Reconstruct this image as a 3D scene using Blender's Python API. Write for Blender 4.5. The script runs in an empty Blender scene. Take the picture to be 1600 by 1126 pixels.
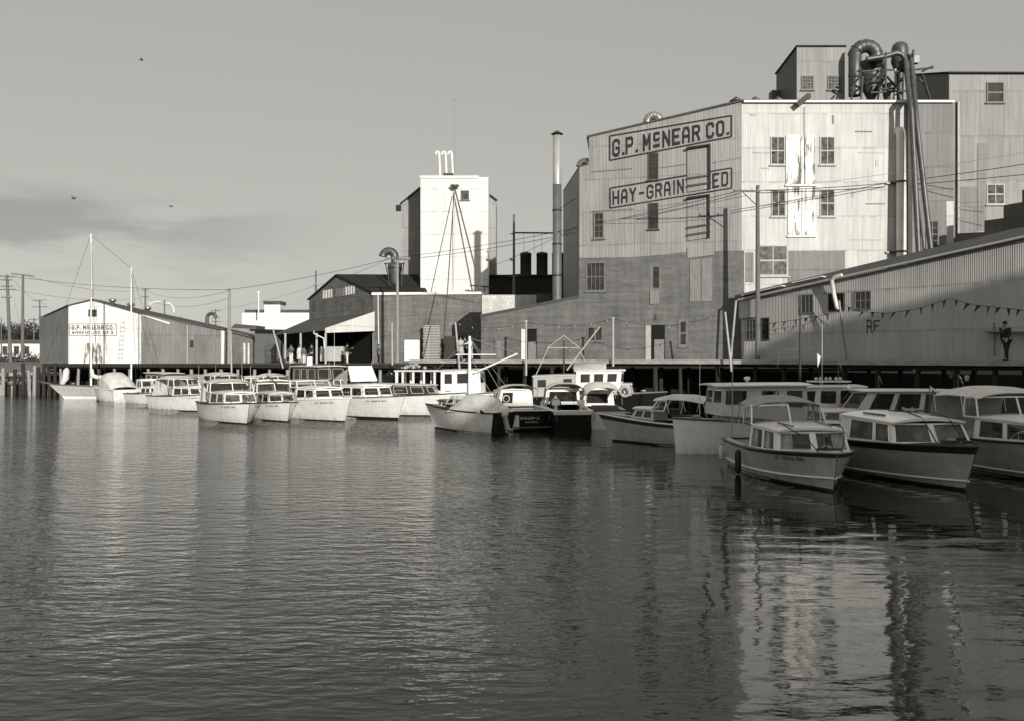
import bpy, math, random
from mathutils import Vector, Matrix
random.seed(7)
R = math.radians
C = bpy.context.scene.collection
F = 1400.0          # focal length in photograph pixels (1600 wide)
H = 3.5             # camera height above the water
HZ = 560.0          # horizon row in the photograph
SUN_AZ, SUN_EL = 20.0, 14.0
# ---------------------------------------------------------------- camera
sc = bpy.context.scene
cd = bpy.data.cameras.new('camera'); cam = bpy.data.objects.new('camera', cd); C.objects.link(cam)
cam.location = (0, 0, H); cam.rotation_euler = (R(90), 0, 0)
cd.sensor_width = 36; cd.lens = 36*F/1600; cd.shift_y = -3/1600
cd.clip_start = .1; cd.clip_end = 8000
sc.camera = cam
sc.render.resolution_x = 1024; sc.render.resolution_y = 720
sc.view_settings.view_transform = 'Standard'; sc.view_settings.look = 'None'
sc.view_settings.gamma = 1; sc.view_settings.exposure = 0
# ---------------------------------------------------------------- sky
w = bpy.data.worlds.new('World'); sc.world = w; w.use_nodes = True
nt = w.node_tree; N = nt.nodes; Lk = nt.links; N.clear()
def nd(t, **k):
    n = N.new(t)
    for a, b in k.items(): setattr(n, a, b)
    return n
out = nd('ShaderNodeOutputWorld'); bg = nd('ShaderNodeBackground')
sky = nd('ShaderNodeTexSky', sky_type='NISHITA', sun_disc=False)
sky.sun_elevation = R(SUN_EL); sky.sun_rotation = R(180 - SUN_AZ)
sky.air_density = 1.0; sky.dust_density = 1.5; sky.ozone_density = 1.0
bw = nd('ShaderNodeRGBToBW'); Lk.new(sky.outputs[0], bw.inputs[0])
gm = nd('ShaderNodeMath', operation='POWER'); gm.inputs[1].default_value = .3; Lk.new(bw.outputs[0], gm.inputs[0])
tc = nd('ShaderNodeTexCoord'); sx = nd('ShaderNodeSeparateXYZ'); Lk.new(tc.outputs['Generated'], sx.inputs[0])
mp = nd('ShaderNodeMapping'); mp.inputs['Scale'].default_value = (3.2, 3.2, 15); mp.inputs['Location'].default_value = (1.3, .4, .2)
Lk.new(tc.outputs['Generated'], mp.inputs[0])
nz = nd('ShaderNodeTexNoise'); nz.inputs['Scale'].default_value = 1.5; nz.inputs['Detail'].default_value = 7; nz.inputs['Roughness'].default_value = .55
Lk.new(mp.outputs[0], nz.inputs[0])
def mr(src, a, b, c=0., d=1., cl=True):
    n = nd('ShaderNodeMapRange'); n.interpolation_type = 'SMOOTHSTEP'
    n.inputs[1].default_value = a; n.inputs[2].default_value = b; n.inputs[3].default_value = c; n.inputs[4].default_value = d
    Lk.new(src, n.inputs[0]); return n.outputs[0]
def mu(a, b, op='MULTIPLY'):
    n = nd('ShaderNodeMath', operation=op)
    for i, s in enumerate((a, b)):
        if isinstance(s, (int, float)): n.inputs[i].default_value = s
        else: Lk.new(s, n.inputs[i])
    return n.outputs[0]
zz = sx.outputs[2]; xx = sx.outputs[0]
band = mu(mr(zz, .06, .11), mr(zz, .18, .145))
side = mr(xx, -.15, -.42)
cl = mu(mu(mr(nz.outputs[0], .44, .62), band), side)
cld = mu(1., mu(cl, .27), 'SUBTRACT')
glow = mu(1., mu(mu(mr(zz, .16, .0), side), .2), 'ADD')
tot = mu(mu(mu(mu(gm.outputs[0], cld), glow), mr(zz, .38, .95, 1., 1.4)), 2.1)  # zenith brightening added above the view to lift light on shaded tops
cmb = nd('ShaderNodeCombineColor')
Lk.new(tot, cmb.inputs[0]); Lk.new(mu(tot, .99), cmb.inputs[1]); Lk.new(mu(tot, .915), cmb.inputs[2])
Lk.new(cmb.outputs[0], bg.inputs[0]); bg.inputs[1].default_value = .15
Lk.new(bg.outputs[0], out.inputs[0])
# ---------------------------------------------------------------- sun
ld = bpy.data.lights.new('sun', 'SUN'); ld.energy = 4.2; ld.angle = R(.53); ld.color = (1, .98, .92)
sun = bpy.data.objects.new('sun', ld); C.objects.link(sun)
SD = Vector((math.sin(R(SUN_AZ))*math.cos(R(SUN_EL)), -math.cos(R(SUN_AZ))*math.cos(R(SUN_EL)), math.sin(R(SUN_EL))))
sun.rotation_euler = SD.to_track_quat('Z', 'Y').to_euler(); sun.location = SD*50

# ================================================================ materials
def newmat(name):
    m = bpy.data.materials.new(name); m.use_nodes = True
    t = m.node_tree; t.nodes.clear()
    o = t.nodes.new('ShaderNodeOutputMaterial'); b = t.nodes.new('ShaderNodeBsdfPrincipled')
    t.links.new(b.outputs[0], o.inputs[0])
    return m, t, b, o
def tint(v):
    if v < .12:
        k = v/.12
        return (v, v*(.9+.085*k), v*(.62+.33*k))
    return (v, v*.985, v*.935)
class G:
    """tiny node helper"""
    def __init__(s, t): s.t = t
    def n(s, ty, ins=None, **k):
        x = s.t.nodes.new(ty)
        for a, b in k.items(): setattr(x, a, b)
        for a, b in (ins or {}).items():
            if hasattr(b, 'default_value') and hasattr(b, 'links'): s.t.links.new(b, x.inputs[a])
            else: x.inputs[a].default_value = b
        return x
    def m(s, op, a, b=0., c=None):
        d = {0: a, 1: b}
        if c is not None: d[2] = c
        return s.n('ShaderNodeMath', d, operation=op).outputs[0]
    def mr(s, v, a, b, c, d): return s.n('ShaderNodeMapRange', {0: v, 1: a, 2: b, 3: c, 4: d}).outputs[0]
    def noise(s, co, sc, det=4, scale3=None, rough=.55):
        if scale3: co = s.n('ShaderNodeMapping', {0: co, 'Scale': scale3}).outputs[0]
        return s.n('ShaderNodeTexNoise', {'Vector': co, 'Scale': sc, 'Detail': det, 'Roughness': rough}).outputs[0]
    def mixc(s, f, a, b, mode='MIX'):
        x = s.t.nodes.new('ShaderNodeMix'); x.data_type = 'RGBA'; x.blend_type = mode
        for i, v in ((0, f), (6, a), (7, b)):
            if hasattr(v, 'links'): s.t.links.new(v, x.inputs[i])
            else: x.inputs[i].default_value = v if i == 0 else (*v, 1)
        return x.outputs[2]
    def grey(s, f): return s.n('ShaderNodeCombineColor', {0: f, 1: f, 2: f}).outputs[0]
def simple(name, v, var=.25, scale=2.5, rough=.6, metal=0., bump=.0, spec=.4, sc3=None):
    m, t, b, o = newmat(name); g = G(t)
    co = g.n('ShaderNodeTexCoord').outputs['Object']
    n1 = g.noise(co, scale, 5, sc3); n2 = g.noise(co, scale*7, 3, sc3)
    f = g.m('ADD', g.mr(n1, .3, .7, 1-var, 1+var*.35), g.mr(n2, .3, .7, -var*.25, var*.25))
    t.links.new(g.mixc(1., tint(v), g.grey(f), 'MULTIPLY'), b.inputs['Base Color'])
    b.inputs['Roughness'].default_value = rough; b.inputs['Metallic'].default_value = metal
    b.inputs['Specular IOR Level'].default_value = spec
    if bump:
        bp = g.n('ShaderNodeBump', {'Height': n2, 'Strength': bump, 'Distance': .03}); t.links.new(bp.outputs[0], b.inputs['Normal'])
    return m
def corr(name, v, wid=.78, row=2.5, rowoff=0., var=.16, streak=.25, rib=.11, rust=0., ribd=.012, rough=.5):
    """corrugated or pan sheet metal; UV in metres (u along the wall, v height)"""
    m, t, b, o = newmat(name); g = G(t)
    uv = g.n('ShaderNodeTexCoord').outputs['UV']
    uo = g.n('ShaderNodeMapping', {0: uv, 'Location': (.13, rowoff, 0)}).outputs[0]
    br = g.n('ShaderNodeTexBrick', {'Vector': uo, 'Color1': (1, 1, 1, 1), 'Color2': (1-var*2, 1-var*2, 1-var*2, 1), 'Mortar': (.6, .6, .6, 1), 'Scale': 1., 'Mortar Size': .012, 'Mortar Smooth': .3, 'Bias': -.2, 'Brick Width': wid, 'Row Height': row}, offset=.5, offset_frequency=2)
    br2 = g.n('ShaderNodeTexBrick', {'Vector': uo, 'Color1': (1, 1, 1, 1), 'Color2': (1-var, 1-var, 1-var, 1), 'Mortar': (.8, .8, .8, 1), 'Scale': 1., 'Mortar Size': .0, 'Bias': .0, 'Brick Width': wid*3.37, 'Row Height': row*1.0}, offset=.33, offset_frequency=2)
    st = g.noise(uv, 1., 5, (5., .28, 1)); st2 = g.noise(uv, 1., 5, (1.3, .4, 1)); bl = g.noise(uv, .35, 5)
    f = g.m('MULTIPLY', g.mr(st, .3, .72, 1+streak*.3, 1-streak), g.mr(bl, .3, .7, 1.06, 1-var))
    c = g.mixc(1., br.outputs[0], br2.outputs[0], 'MULTIPLY')
    c = g.mixc(1., c, g.grey(f), 'MULTIPLY'); c = g.mixc(1., c, tint(v), 'MULTIPLY')
    if rust:
        k = g.mr(g.m('MULTIPLY', st2, st), .24, .38, 0., rust)
        c = g.mixc(k, c, tint(v*.3))
    # grime just under each row lap
    sv = g.n('ShaderNodeSeparateXYZ', {0: uo})
    fr = g.m('FRACT', g.m('DIVIDE', sv.outputs[1], row))
    lap = g.m('MULTIPLY', g.mr(fr, .93, 1., 0., .75), g.mr(g.noise(uv, 1., 4, (1.6, .2, 1)), .42, .62, .1, 1.))
    c = g.mixc(lap, c, tint(v*.35))
    t.links.new(c, b.inputs['Base Color']); b.inputs['Roughness'].default_value = rough
    b.inputs['Specular IOR Level'].default_value = .35
    s = g.m('SINE', g.m('MULTIPLY', sv.outputs[0], 2*math.pi/rib))
    hh = g.m('ADD', g.m('MULTIPLY', s, .5), g.m('MULTIPLY', g.noise(uv, 1.1, 3), 1.2))
    bp = g.n('ShaderNodeBump', {'Height': hh, 'Strength': 1., 'Distance': ribd}); t.links.new(bp.outputs[0], b.inputs['Normal'])
    return m
def brick(name, v, var=.25, dark=.0, course=.075, wid=.22, mort=.75, white=0.):
    m, t, b, o = newmat(name); g = G(t)
    uv = g.n('ShaderNodeTexCoord').outputs['UV']
    br = g.n('ShaderNodeTexBrick', {'Vector': uv, 'Color1': (1, 1, 1, 1), 'Color2': (1-var, 1-var, 1-var, 1), 'Mortar': (mort, mort, mort, 1), 'Scale': 1., 'Mortar Size': .006, 'Brick Width': wid, 'Row Height': course})
    hs = g.noise(uv, 1., 6, (.3, 3.4, 1), .65); bl = g.noise(uv, .5, 6, rough=.65); vs = g.noise(uv, 1., 4, (2.2, .2, 1))
    f = g.m('MULTIPLY', g.m('MULTIPLY', g.mr(hs, .3, .7, 1.1, .74), g.mr(bl, .3, .7, 1.1, .72)), g.mr(vs, .35, .75, 1.05, .78))
    c = g.mixc(1., br.outputs[0], g.grey(f), 'MULTIPLY'); c = g.mixc(1., c, tint(v), 'MULTIPLY')
    if dark:   # smoke and damp stains
        k = g.mr(g.noise(uv, .8, 6, rough=.7), .52, .62, 0., dark); c = g.mixc(k, c, tint(v*.25))
    if white:
        k = g.mr(g.noise(uv, 9., 3), .5, .56, 0., white); c = g.mixc(k, c, tint(v*.45))
    t.links.new(c, b.inputs['Base Color']); b.inputs['Roughness'].default_value = .85; b.inputs['Specular IOR Level'].default_value = .2
    h = g.m('ADD', g.m('MULTIPLY', br.outputs[1], -.5), hs)
    bp = g.n('ShaderNodeBump', {'Height': h, 'Strength': .6, 'Distance': .02}); t.links.new(bp.outputs[0], b.inputs['Normal'])
    return m
def peel(name, v, dk):
    m, t, b, o = newmat(name); g = G(t)
    uv = g.n('ShaderNodeTexCoord').outputs['UV']
    n = g.noise(uv, 1., 7, (6., .55, 1), .7); n2 = g.noise(uv, 1., 3, (1.6, .35, 1))
    k = g.mr(g.m('ADD', n, g.m('MULTIPLY', n2, .8)), .92, 1.02, 0., .9)
    t.links.new(g.mixc(k, tint(v), tint(dk)), b.inputs['Base Color']); b.inputs['Roughness'].default_value = .7
    return m
def glassmat(name, v=.02, rough=.08, spec=.5):
    m, t, b, o = newmat(name); g = G(t)
    co = g.n('ShaderNodeTexCoord').outputs['Object']
    t.links.new(g.mixc(g.mr(g.noise(co, 2.2, 3), .4, .6, 0., 1.), tint(v), tint(v*2)), b.inputs['Base Color'])
    b.inputs['Roughness'].default_value = rough; b.inputs['Specular IOR Level'].default_value = spec
    return m
def clearglass(name, tr=.72):
    m, t, b, o = newmat(name); g = G(t)
    b.inputs['Base Color'].default_value = (*tint(.06), 1); b.inputs['Roughness'].default_value = .05
    tp = g.n('ShaderNodeBsdfTransparent'); mx = g.n('ShaderNodeMixShader', {0: tr})
    t.links.new(b.outputs[0], mx.inputs[1]); t.links.new(tp.outputs[0], mx.inputs[2]); t.links.new(mx.outputs[0], o.inputs[0])
    return m
def curtain(name, v):
    m, t, b, o = newmat(name); g = G(t)
    co = g.n('ShaderNodeTexCoord').outputs['Object']
    n = g.noise(co, 1., 2, (9, 22, .5))
    t.links.new(g.mixc(g.mr(n, .35, .65, 0., 1.), tint(v), tint(v*.55)), b.inputs['Base Color']); b.inputs['Roughness'].default_value = .35
    return m
def hullmat(name, v, plank=.0, stain=.12):
    m, t, b, o = newmat(name); g = G(t)
    tco = g.n('ShaderNodeTexCoord'); co = tco.outputs['Object']
    n = g.noise(co, 1., 5, (1.2, 1.2, 2.5)); s = g.noise(co, 1., 4, (7, 7, .7))
    f = g.m('MULTIPLY', g.mr(n, .35, .7, 1.03, 1-stain), g.mr(s, .45, .75, 1., 1-stain))
    c = g.mixc(1., tint(v), g.grey(f), 'MULTIPLY')
    zz_ = g.n('ShaderNodeSeparateXYZ', {0: co}).outputs[2]
    k = g.m('MULTIPLY', g.mr(zz_, .1, .42, .55, 0.), g.mr(g.noise(co, 1., 5, (3, 3, 1.2)), .4, .62, 0., 1.)); c = g.mixc(k, c, tint(v*.35))
    k = g.mr(g.noise(co, 1., 5, (5, 5, .5), .7), .60, .72, 0., .4); c = g.mixc(k, c, tint(v*.4))
    hh = n
    if plank:
        uv = tco.outputs['UV']; sv = g.n('ShaderNodeSeparateXYZ', {0: uv})
        fr = g.m('FRACT', g.m('DIVIDE', g.m('ADD', sv.outputs[1], 2.), plank))
        c = g.mixc(g.mr(fr, .0, .12, .5, 0.), c, tint(v*.3)); hh = g.m('ADD', g.m('MULTIPLY', fr, -1.), n)
    t.links.new(c, b.inputs['Base Color']); b.inputs['Roughness'].default_value = .32; b.inputs['Specular IOR Level'].default_value = .4
    bp = g.n('ShaderNodeBump', {'Height': hh, 'Strength': .5 if plank else .35, 'Distance': .02 if plank else .04}); t.links.new(bp.outputs[0], b.inputs['Normal'])
    return m
def watermat():
    m, t, b, o = newmat('harbour_water'); g = G(t)
    co = g.n('ShaderNodeTexCoord').outputs['Object']
    sp = g.n('ShaderNodeSeparateXYZ', {0: co})
    # calmer lee of the buildings on the near right, breeze on the left
    lee = g.m('MULTIPLY', g.mr(g.m('ADD', sp.outputs[0], g.m('MULTIPLY', sp.outputs[1], -.06)), -3., 2., 1., .0), g.mr(sp.outputs[1], 7.5, 11., .12, 1.))
    patch = g.mr(g.noise(co, 1., 3, (.05, .09, 1)), .38, .62, .55, 1.25)
    rot = g.n('ShaderNodeMapping', {0: co, 'Rotation': (0, 0, R(-9)), 'Scale': (.8, 1.9, 1)}).outputs[0]
    rot2 = g.n('ShaderNodeMapping', {0: co, 'Rotation': (0, 0, R(14)), 'Scale': (1.0, 2.1, 1)}).outputs[0]
    rip = g.n('ShaderNodeTexNoise', {'Vector': rot, 'Scale': 2.0, 'Detail': 2.5, 'Roughness': .5, 'Distortion': .3}).outputs[0]
    rip2 = g.n('ShaderNodeTexNoise', {'Vector': rot2, 'Scale': 4.2, 'Detail': 2., 'Roughness': .5}).outputs[0]
    big = g.n('ShaderNodeTexNoise', {'Vector': rot, 'Scale': .8, 'Detail': 1.5, 'Roughness': .4}).outputs[0]
    amp = g.m('MULTIPLY', g.m('ADD', g.m('MULTIPLY', lee, 1.15), .075), patch)
    h = g.m('MULTIPLY', g.m('ADD', g.m('ADD', g.m('MULTIPLY', rip, .06), g.m('MULTIPLY', rip2, .022)), 0.), amp)
    h = g.m('ADD', h, g.m('MULTIPLY', big, .022))
    bp = g.n('ShaderNodeBump', {'Height': h, 'Strength': 1., 'Distance': 1.}); t.links.new(bp.outputs[0], b.inputs['Normal'])
    b.inputs['Base Color'].default_value = (.009, .008, .004, 1); b.inputs['Roughness'].default_value = .035
    b.inputs['IOR'].default_value = 1.46; b.inputs['Specular IOR Level'].default_value = .5
    return m
M = dict(
    water=watermat(),
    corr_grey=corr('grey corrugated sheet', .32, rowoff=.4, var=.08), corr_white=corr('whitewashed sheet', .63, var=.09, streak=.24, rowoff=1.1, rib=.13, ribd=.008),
    corr_mid=corr('weathered sheet', .24, var=.1), corr_panel=corr('galvanised panel wall', .33, wid=.95, row=3.4, var=.09),
    corr_shed=corr('shed corrugated iron', .5, wid=1.3, row=2.6, var=.07, streak=.14, rib=.12, ribd=.016), corr_shade=corr('shaded side sheet', .13, var=.1),  # last sheet: shade of sides turned from the sun put into its colour
    corr_ware=corr('warehouse grey sheet', .26, wid=1.2, row=3., var=.12, streak=.35), corr_wwhite=corr('warehouse white sheet', .84, wid=1.4, row=2.2, var=.04, streak=.15, ribd=.004),
    tower=corr('tower white sheet', .8, wid=1.4, row=2.3, var=.05, streak=.18, ribd=.004), tower_side=corr('tower wing sheet', .36, var=.1),
    brick_grey=brick('painted grey brick', .215, .22), brick_mid=brick('old warehouse brick', .24, dark=.0), brick_stain=brick('smoke stained brick', .19, dark=.85), brick_gable=brick('gable brick', .22, dark=.5),
    brick_shade=brick('shade-painted brick', .045), stucco=brick('speckled whitewash', .85, var=.1, white=.75), white_brick=brick('white painted brick', .8, var=.05),
    peel=peel('peeling white door paint', .8, .06), board=simple('weathered boards', .24, .4, 3, .8, sc3=(6, 6, .5)), board_w=simple('pale boards', .5, .3, 3, .8),
    roof=simple('tar roof', .03, .4, 1., .9), roof_d=simple('dull dark roofing', .022, .4, 1., .95), roof_m=simple('mid roofing', .09, .3, 1., .9), roof_w=simple('white roof flashing', .8, .12, 2, .5),
    white=simple('white paint', .82, .12, 3, .45), offw=simple('cream paint', .62, .15, 3, .5), lightg=simple('light grey paint', .42, .15, 3, .5),
    trim=simple('white trim', .78, .2, 1.5, .55), frame=simple('window frame paint', .17, .3, 4, .6), frame_d=simple('dark window frame', .07, .3, 4, .6), frame_w=simple('white window frame', .42, .2, 4, .5),
    pane=glassmat('dark pane'), pane_g=glassmat('grey dusty pane', .07, .6, .0), pane_l=glassmat('light dusty pane', .1, .6, .0), bpane=glassmat('boat pane', .018, .05, .6), clear=clearglass('boat clear glass', .82), curt=curtain('boat curtain', .75), curt_d=curtain('shaded curtain', .38),
    black=simple('black paint', .012, .3, 3, .5), dark=simple('dark interior', .008, .3, 1, .9), sign=simple('sign black', .016, .5, 5, .7), signbg=simple('sign ground', .40, .1, 3, .7), iron=simple('dark iron', .04, .4, 2, .6), steel=simple('galvanised duct', .55, .2, 2, .28, .85), steel_dk=simple('dark flue metal', .15, .25, 2, .5, .1), steel_d=simple('dull dark duct', .12, .3, 2, .45, .5), pipe=simple('painted pipe', .72, .15, 1.5, .4), pipe_g=simple('grey stack pipe', .5, .15, 1.5, .4, .3),
    chrome=simple('chrome', .7, .05, 3, .15, 1.), pole=simple('weathered pole', .16, .35, 3, .85, sc3=(8, 8, .4)), pole_l=simple('pale pole', .3, .3, 3, .8, sc3=(8, 8, .4)), wire=simple('wire', .03, .1), wire_l=simple('grey wire', .2, .1),
    pile=simple('wharf pile', .035, .45, 2, .9, bump=.6, sc3=(3, 3, .5)), pile_l=simple('pale old pile', .34, .4, 2, .9, bump=.6, sc3=(3, 3, .5)), beam=simple('wharf beam', .03, .4, 2, .9, bump=.4), deck=simple('wharf deck planks', .2, .35, 2, .85, sc3=(1, 6, 1)), fascia=simple('pale fascia plank', .36, .35, 1.2, .7, sc3=(1.5, 1.5, 5)), mud=simple('tidal mud', .018, .4, .8, .9, bump=.8), ground=simple('yard ground', .12, .3, .4, .95),
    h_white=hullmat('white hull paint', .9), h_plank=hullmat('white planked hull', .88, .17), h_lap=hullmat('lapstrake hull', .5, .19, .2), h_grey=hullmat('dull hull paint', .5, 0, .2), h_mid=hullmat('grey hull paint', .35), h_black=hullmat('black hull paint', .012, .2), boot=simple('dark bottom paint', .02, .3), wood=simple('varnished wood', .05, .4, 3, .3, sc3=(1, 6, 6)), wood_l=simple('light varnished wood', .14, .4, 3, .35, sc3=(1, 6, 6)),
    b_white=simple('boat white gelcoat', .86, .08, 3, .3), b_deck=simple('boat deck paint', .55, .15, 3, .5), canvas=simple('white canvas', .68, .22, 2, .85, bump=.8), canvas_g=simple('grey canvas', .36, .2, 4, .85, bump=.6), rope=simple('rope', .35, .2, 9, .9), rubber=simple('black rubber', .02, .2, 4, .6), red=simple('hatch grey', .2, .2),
    skin=simple('skin', .3, .1, 9, .55), cloth_w=simple('white cloth', .7, .15, 9, .9), cloth_d=simple('dark cloth', .02, .3, 9, .9), cloth_g=simple('grey cloth', .12, .3, 9, .9), hair=simple('dark hair', .015, .2, 9, .7), plaid=brick('plaid cloth', .06, .6, .0, .05, .07, 1.6),
    foliage=simple('dark foliage', .05, .5, 3, .8), bird=simple('bird', .03, .2), grass=simple('dry grass', .16, .5, 6, .95), far_white=simple('far white wall', .8, .15, .5, .7), flag_w=simple('flag white', .7, .1), flag_d=simple('flag dark', .03, .1),
)
# ================================================================ geometry helpers
def P(px, py, s): return Vector(((px-800)/s, F/s, H+(HZ-py)/s))
class MB:
    def __init__(s): s.v = []; s.f = []; s.mi = []; s.uv = []; s.sm = []
    def face(s, pts, mi=0, uv=None, sm=False):
        b = len(s.v); s.v += [Vector(p) for p in pts]; s.f.append(list(range(b, b+len(pts)))); s.mi.append(mi); s.sm.append(sm)
        if uv is None:
            p0 = Vector(pts[0]); n = (Vector(pts[1])-p0).cross(Vector(pts[2])-p0)
            if n.length < 1e-9: n = Vector((0, 0, 1))
            n.normalize()
            if abs(n.z) > .8: uv = [(p[0], p[1]) for p in pts]
            else:
                d = Vector((0, 0, 1)).cross(n).normalized(); uv = [(Vector(p).dot(d), p[2]) for p in pts]
        s.uv.append([tuple(u) for u in uv])
    def prism(s, base, top, mi=0, sides=None):
        """base/top: equal length rings; closed solid"""
        n = len(base)
        s.face(list(reversed(base)), mi); s.face(top, mi)
        for i in range(n):
            j = (i+1) % n; s.face([base[i], base[j], top[j], top[i]], sides[i] if sides else mi)
    def box(s, c, d, ax=0., mi=0):
        """c = centre, d = sizes, ax = rotation about z"""
        c = Vector(c); a = Vector((math.cos(ax), math.sin(ax), 0))*d[0]/2; b = Vector((-math.sin(ax), math.cos(ax), 0))*d[1]/2; z = Vector((0, 0, d[2]/2))
        s.prism([c-a-b-z, c+a-b-z, c+a+b-z, c-a+b-z], [c-a-b+z, c+a-b+z, c+a+b+z, c-a+b+z], mi)
    def bar(s, p, q, w, h=None, mi=0):
        """rectangular bar from p to q"""
        p = Vector(p); q = Vector(q); h = h or w; d = (q-p)
        if d.length < 1e-6: return
        d.normalize(); up = Vector((0, 0, 1)) if abs(d.z) < .95 else Vector((0, 1, 0))
        a = d.cross(up).normalized()*w/2; b = a.cross(d).normalized()*h/2
        s.prism([p-a-b, p+a-b, p+a+b, p-a+b], [q-a-b, q+a-b, q+a+b, q-a+b], mi)
    def tube(s, path, r, n=8, mi=0, cap=True, sm=True):
        path = [Vector(p) for p in path]; rr = r if isinstance(r, (list, tuple)) else [r]*len(path)
        rings = []; prev = None
        for i, p in enumerate(path):
            d = (path[min(i+1, len(path)-1)]-path[max(i-1, 0)])
            if d.length < 1e-9: d = Vector((0, 0, 1))
            d.normalize()
            if prev is None:
                up = Vector((0, 0, 1)) if abs(d.z) < .9 else Vector((1, 0, 0))
                a = d.cross(up).normalized()
            else:
                a = prev-d*prev.dot(d); a = a.normalized() if a.length > 1e-6 else d.orthogonal().normalized()
            prev = a; b = d.cross(a)
            rings.append([p+(a*math.cos(t)+b*math.sin(t))*rr[i] for t in [2*math.pi*k/n for k in range(n)]])
        b0 = len(s.v)
        for rg in rings: s.v += rg
        for i in range(len(rings)-1):
            for k in range(n):
                k2 = (k+1) % n; a_, b_ = b0+i*n, b0+(i+1)*n
                s.f.append([a_+k, a_+k2, b_+k2, b_+k]); s.mi.append(mi); s.sm.append(sm); s.uv.append([(k/n, i), ((k+1)/n, i), ((k+1)/n, i+1), (k/n, i+1)])
        if cap:
            s.face(list(reversed(rings[0])), mi); s.face(rings[-1], mi)
    def rings(s, path, r, n=16, step=2, mi=0):
        for i in range(1, len(path)-1, step):
            d = (path[i+1]-path[i-1]).normalized(); s.lathe(path[i], [(r*.9, -.03), (r*1.07, -.03), (r*1.07, .03), (r*.9, .03)], n, mi, axis=d)
    def lathe(s, c, prof, n=14, mi=0, axis=None):
        """prof: (radius, height) pairs about +z through c"""
        c = Vector(c); b0 = len(s.v); q = axis.to_track_quat('Z', 'Y') if axis else None
        for r_, z_ in prof:
            for k in range(n):
                t = 2*math.pi*k/n; v = Vector((r_*math.cos(t), r_*math.sin(t), z_))
                s.v.append(c+(q @ v if q else v))
        for i in range(len(prof)-1):
            for k in range(n):
                k2 = (k+1) % n; a_, b_ = b0+i*n, b0+(i+1)*n
                s.f.append([a_+k, a_+k2, b_+k2, b_+k]); s.mi.append(mi); s.sm.append(True); s.uv.append([(k/n, i), ((k+1)/n, i), ((k+1)/n, i+1), (k/n, i+1)])
    def grid(s, rows, mi=0, sm=True, uvs=None, close=False):
        """rows of points -> smooth sheet"""
        b0 = len(s.v); m = len(rows[0])
        for r_ in rows: s.v += [Vector(p) for p in r_]
        for i in range(len(rows)-1):
            for k in range(m-1):
                q = [(i, k), (i, k+1), (i+1, k+1), (i+1, k)]
                s.f.append([b0+a*m+b for a, b in q]); s.mi.append(mi); s.sm.append(sm)
                s.uv.append([uvs[a][b] if uvs else (rows[a][b][0], rows[a][b][2]) for a, b in q])
    def build(s, name, mats, parent=None, local=None):
        if not isinstance(mats, (list, tuple)): mats = [mats]
        org = ORG.get(parent.name, Vector((0, 0, 0))) if parent else (local or Vector((0, 0, 0)))
        me = bpy.data.meshes.new(name)
        me.from_pydata([tuple(v-org) for v in s.v], [], s.f)
        for m_ in mats: me.materials.append(M[m_] if isinstance(m_, str) else m_)
        ul = me.uv_layers.new(name='UVMap'); k = 0
        for i, p in enumerate(me.polygons):
            p.material_index = s.mi[i]; p.use_smooth = s.sm[i]
            for j in range(p.loop_total): ul.data[p.loop_start+j].uv = s.uv[i][j]
        o = bpy.data.objects.new(name, me); C.objects.link(o)
        if parent: o.parent = parent; ORG[o.name] = org
        else: o.location = org; ORG[o.name] = org
        return o
ORG = {}
def tag(o, label, cat, group=None, kind=None):
    if label: o['label'] = label
    if cat: o['category'] = cat
    if group: o['group'] = group
    if kind: o['kind'] = kind
    return o
def root(name, loc, label, cat, group=None, rz=0., local=False):
    o = bpy.data.objects.new(name, None); C.objects.link(o); o.location = loc; o.rotation_euler = (0, 0, rz); o.empty_display_size = .3
    ORG[o.name] = Vector((0, 0, 0)) if local else Vector(loc)
    return tag(o, label, cat, group)
class PL:
    """vertical plane given by two (px, scale) points; pixel -> world on it"""
    def __init__(s, x0, s0, x1, s1):
        s.a = P(x0, HZ, s0); s.b = P(x1, HZ, s1); s.d = (s.b-s.a).normalized(); s.n = s.d.cross(Vector((0, 0, 1))).normalized()
        if s.n.y > 0: s.n = -s.n
    def s_at(s, px):
        k = (px-800)/F; t = (k*s.a.y-s.a.x)/(s.d.x-k*s.d.y); return F/(s.a.y+t*s.d.y)
    def pt(s, px, py, off=0.): return P(px, py, s.s_at(px))+s.n*off
    def uz(s, px, py):
        p = s.pt(px, py); return ((p-s.a).dot(s.d), p.z)
    def xyz(s, u, z, off=0.): p = s.a+s.d*u+s.n*off; p.z = z; return p
    def slab(s, mb, pts, o1, o0=-.05, mi=0):
        """solid plate over the pixel outline, from offset o0 to o1 off the wall"""
        A = [s.pt(x, y, o0) for x, y in pts]; B = [s.pt(x, y, o1) for x, y in pts]
        if (A[1]-A[0]).cross(A[2]-A[1]).dot(s.n) < 0: A.reverse(); B.reverse()
        mb.prism(A, B, mi)
    def rect(s, mb, u0, z0, u1, z1, o1, o0=-.05, mi=0):
        if u0 > u1: u0, u1 = u1, u0
        if z0 > z1: z0, z1 = z1, z0
        A = [s.xyz(u0, z0, o0), s.xyz(u1, z0, o0), s.xyz(u1, z1, o0), s.xyz(u0, z1, o0)]
        mb.prism(A, [p+s.n*(o1-o0) for p in A], mi)
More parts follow.
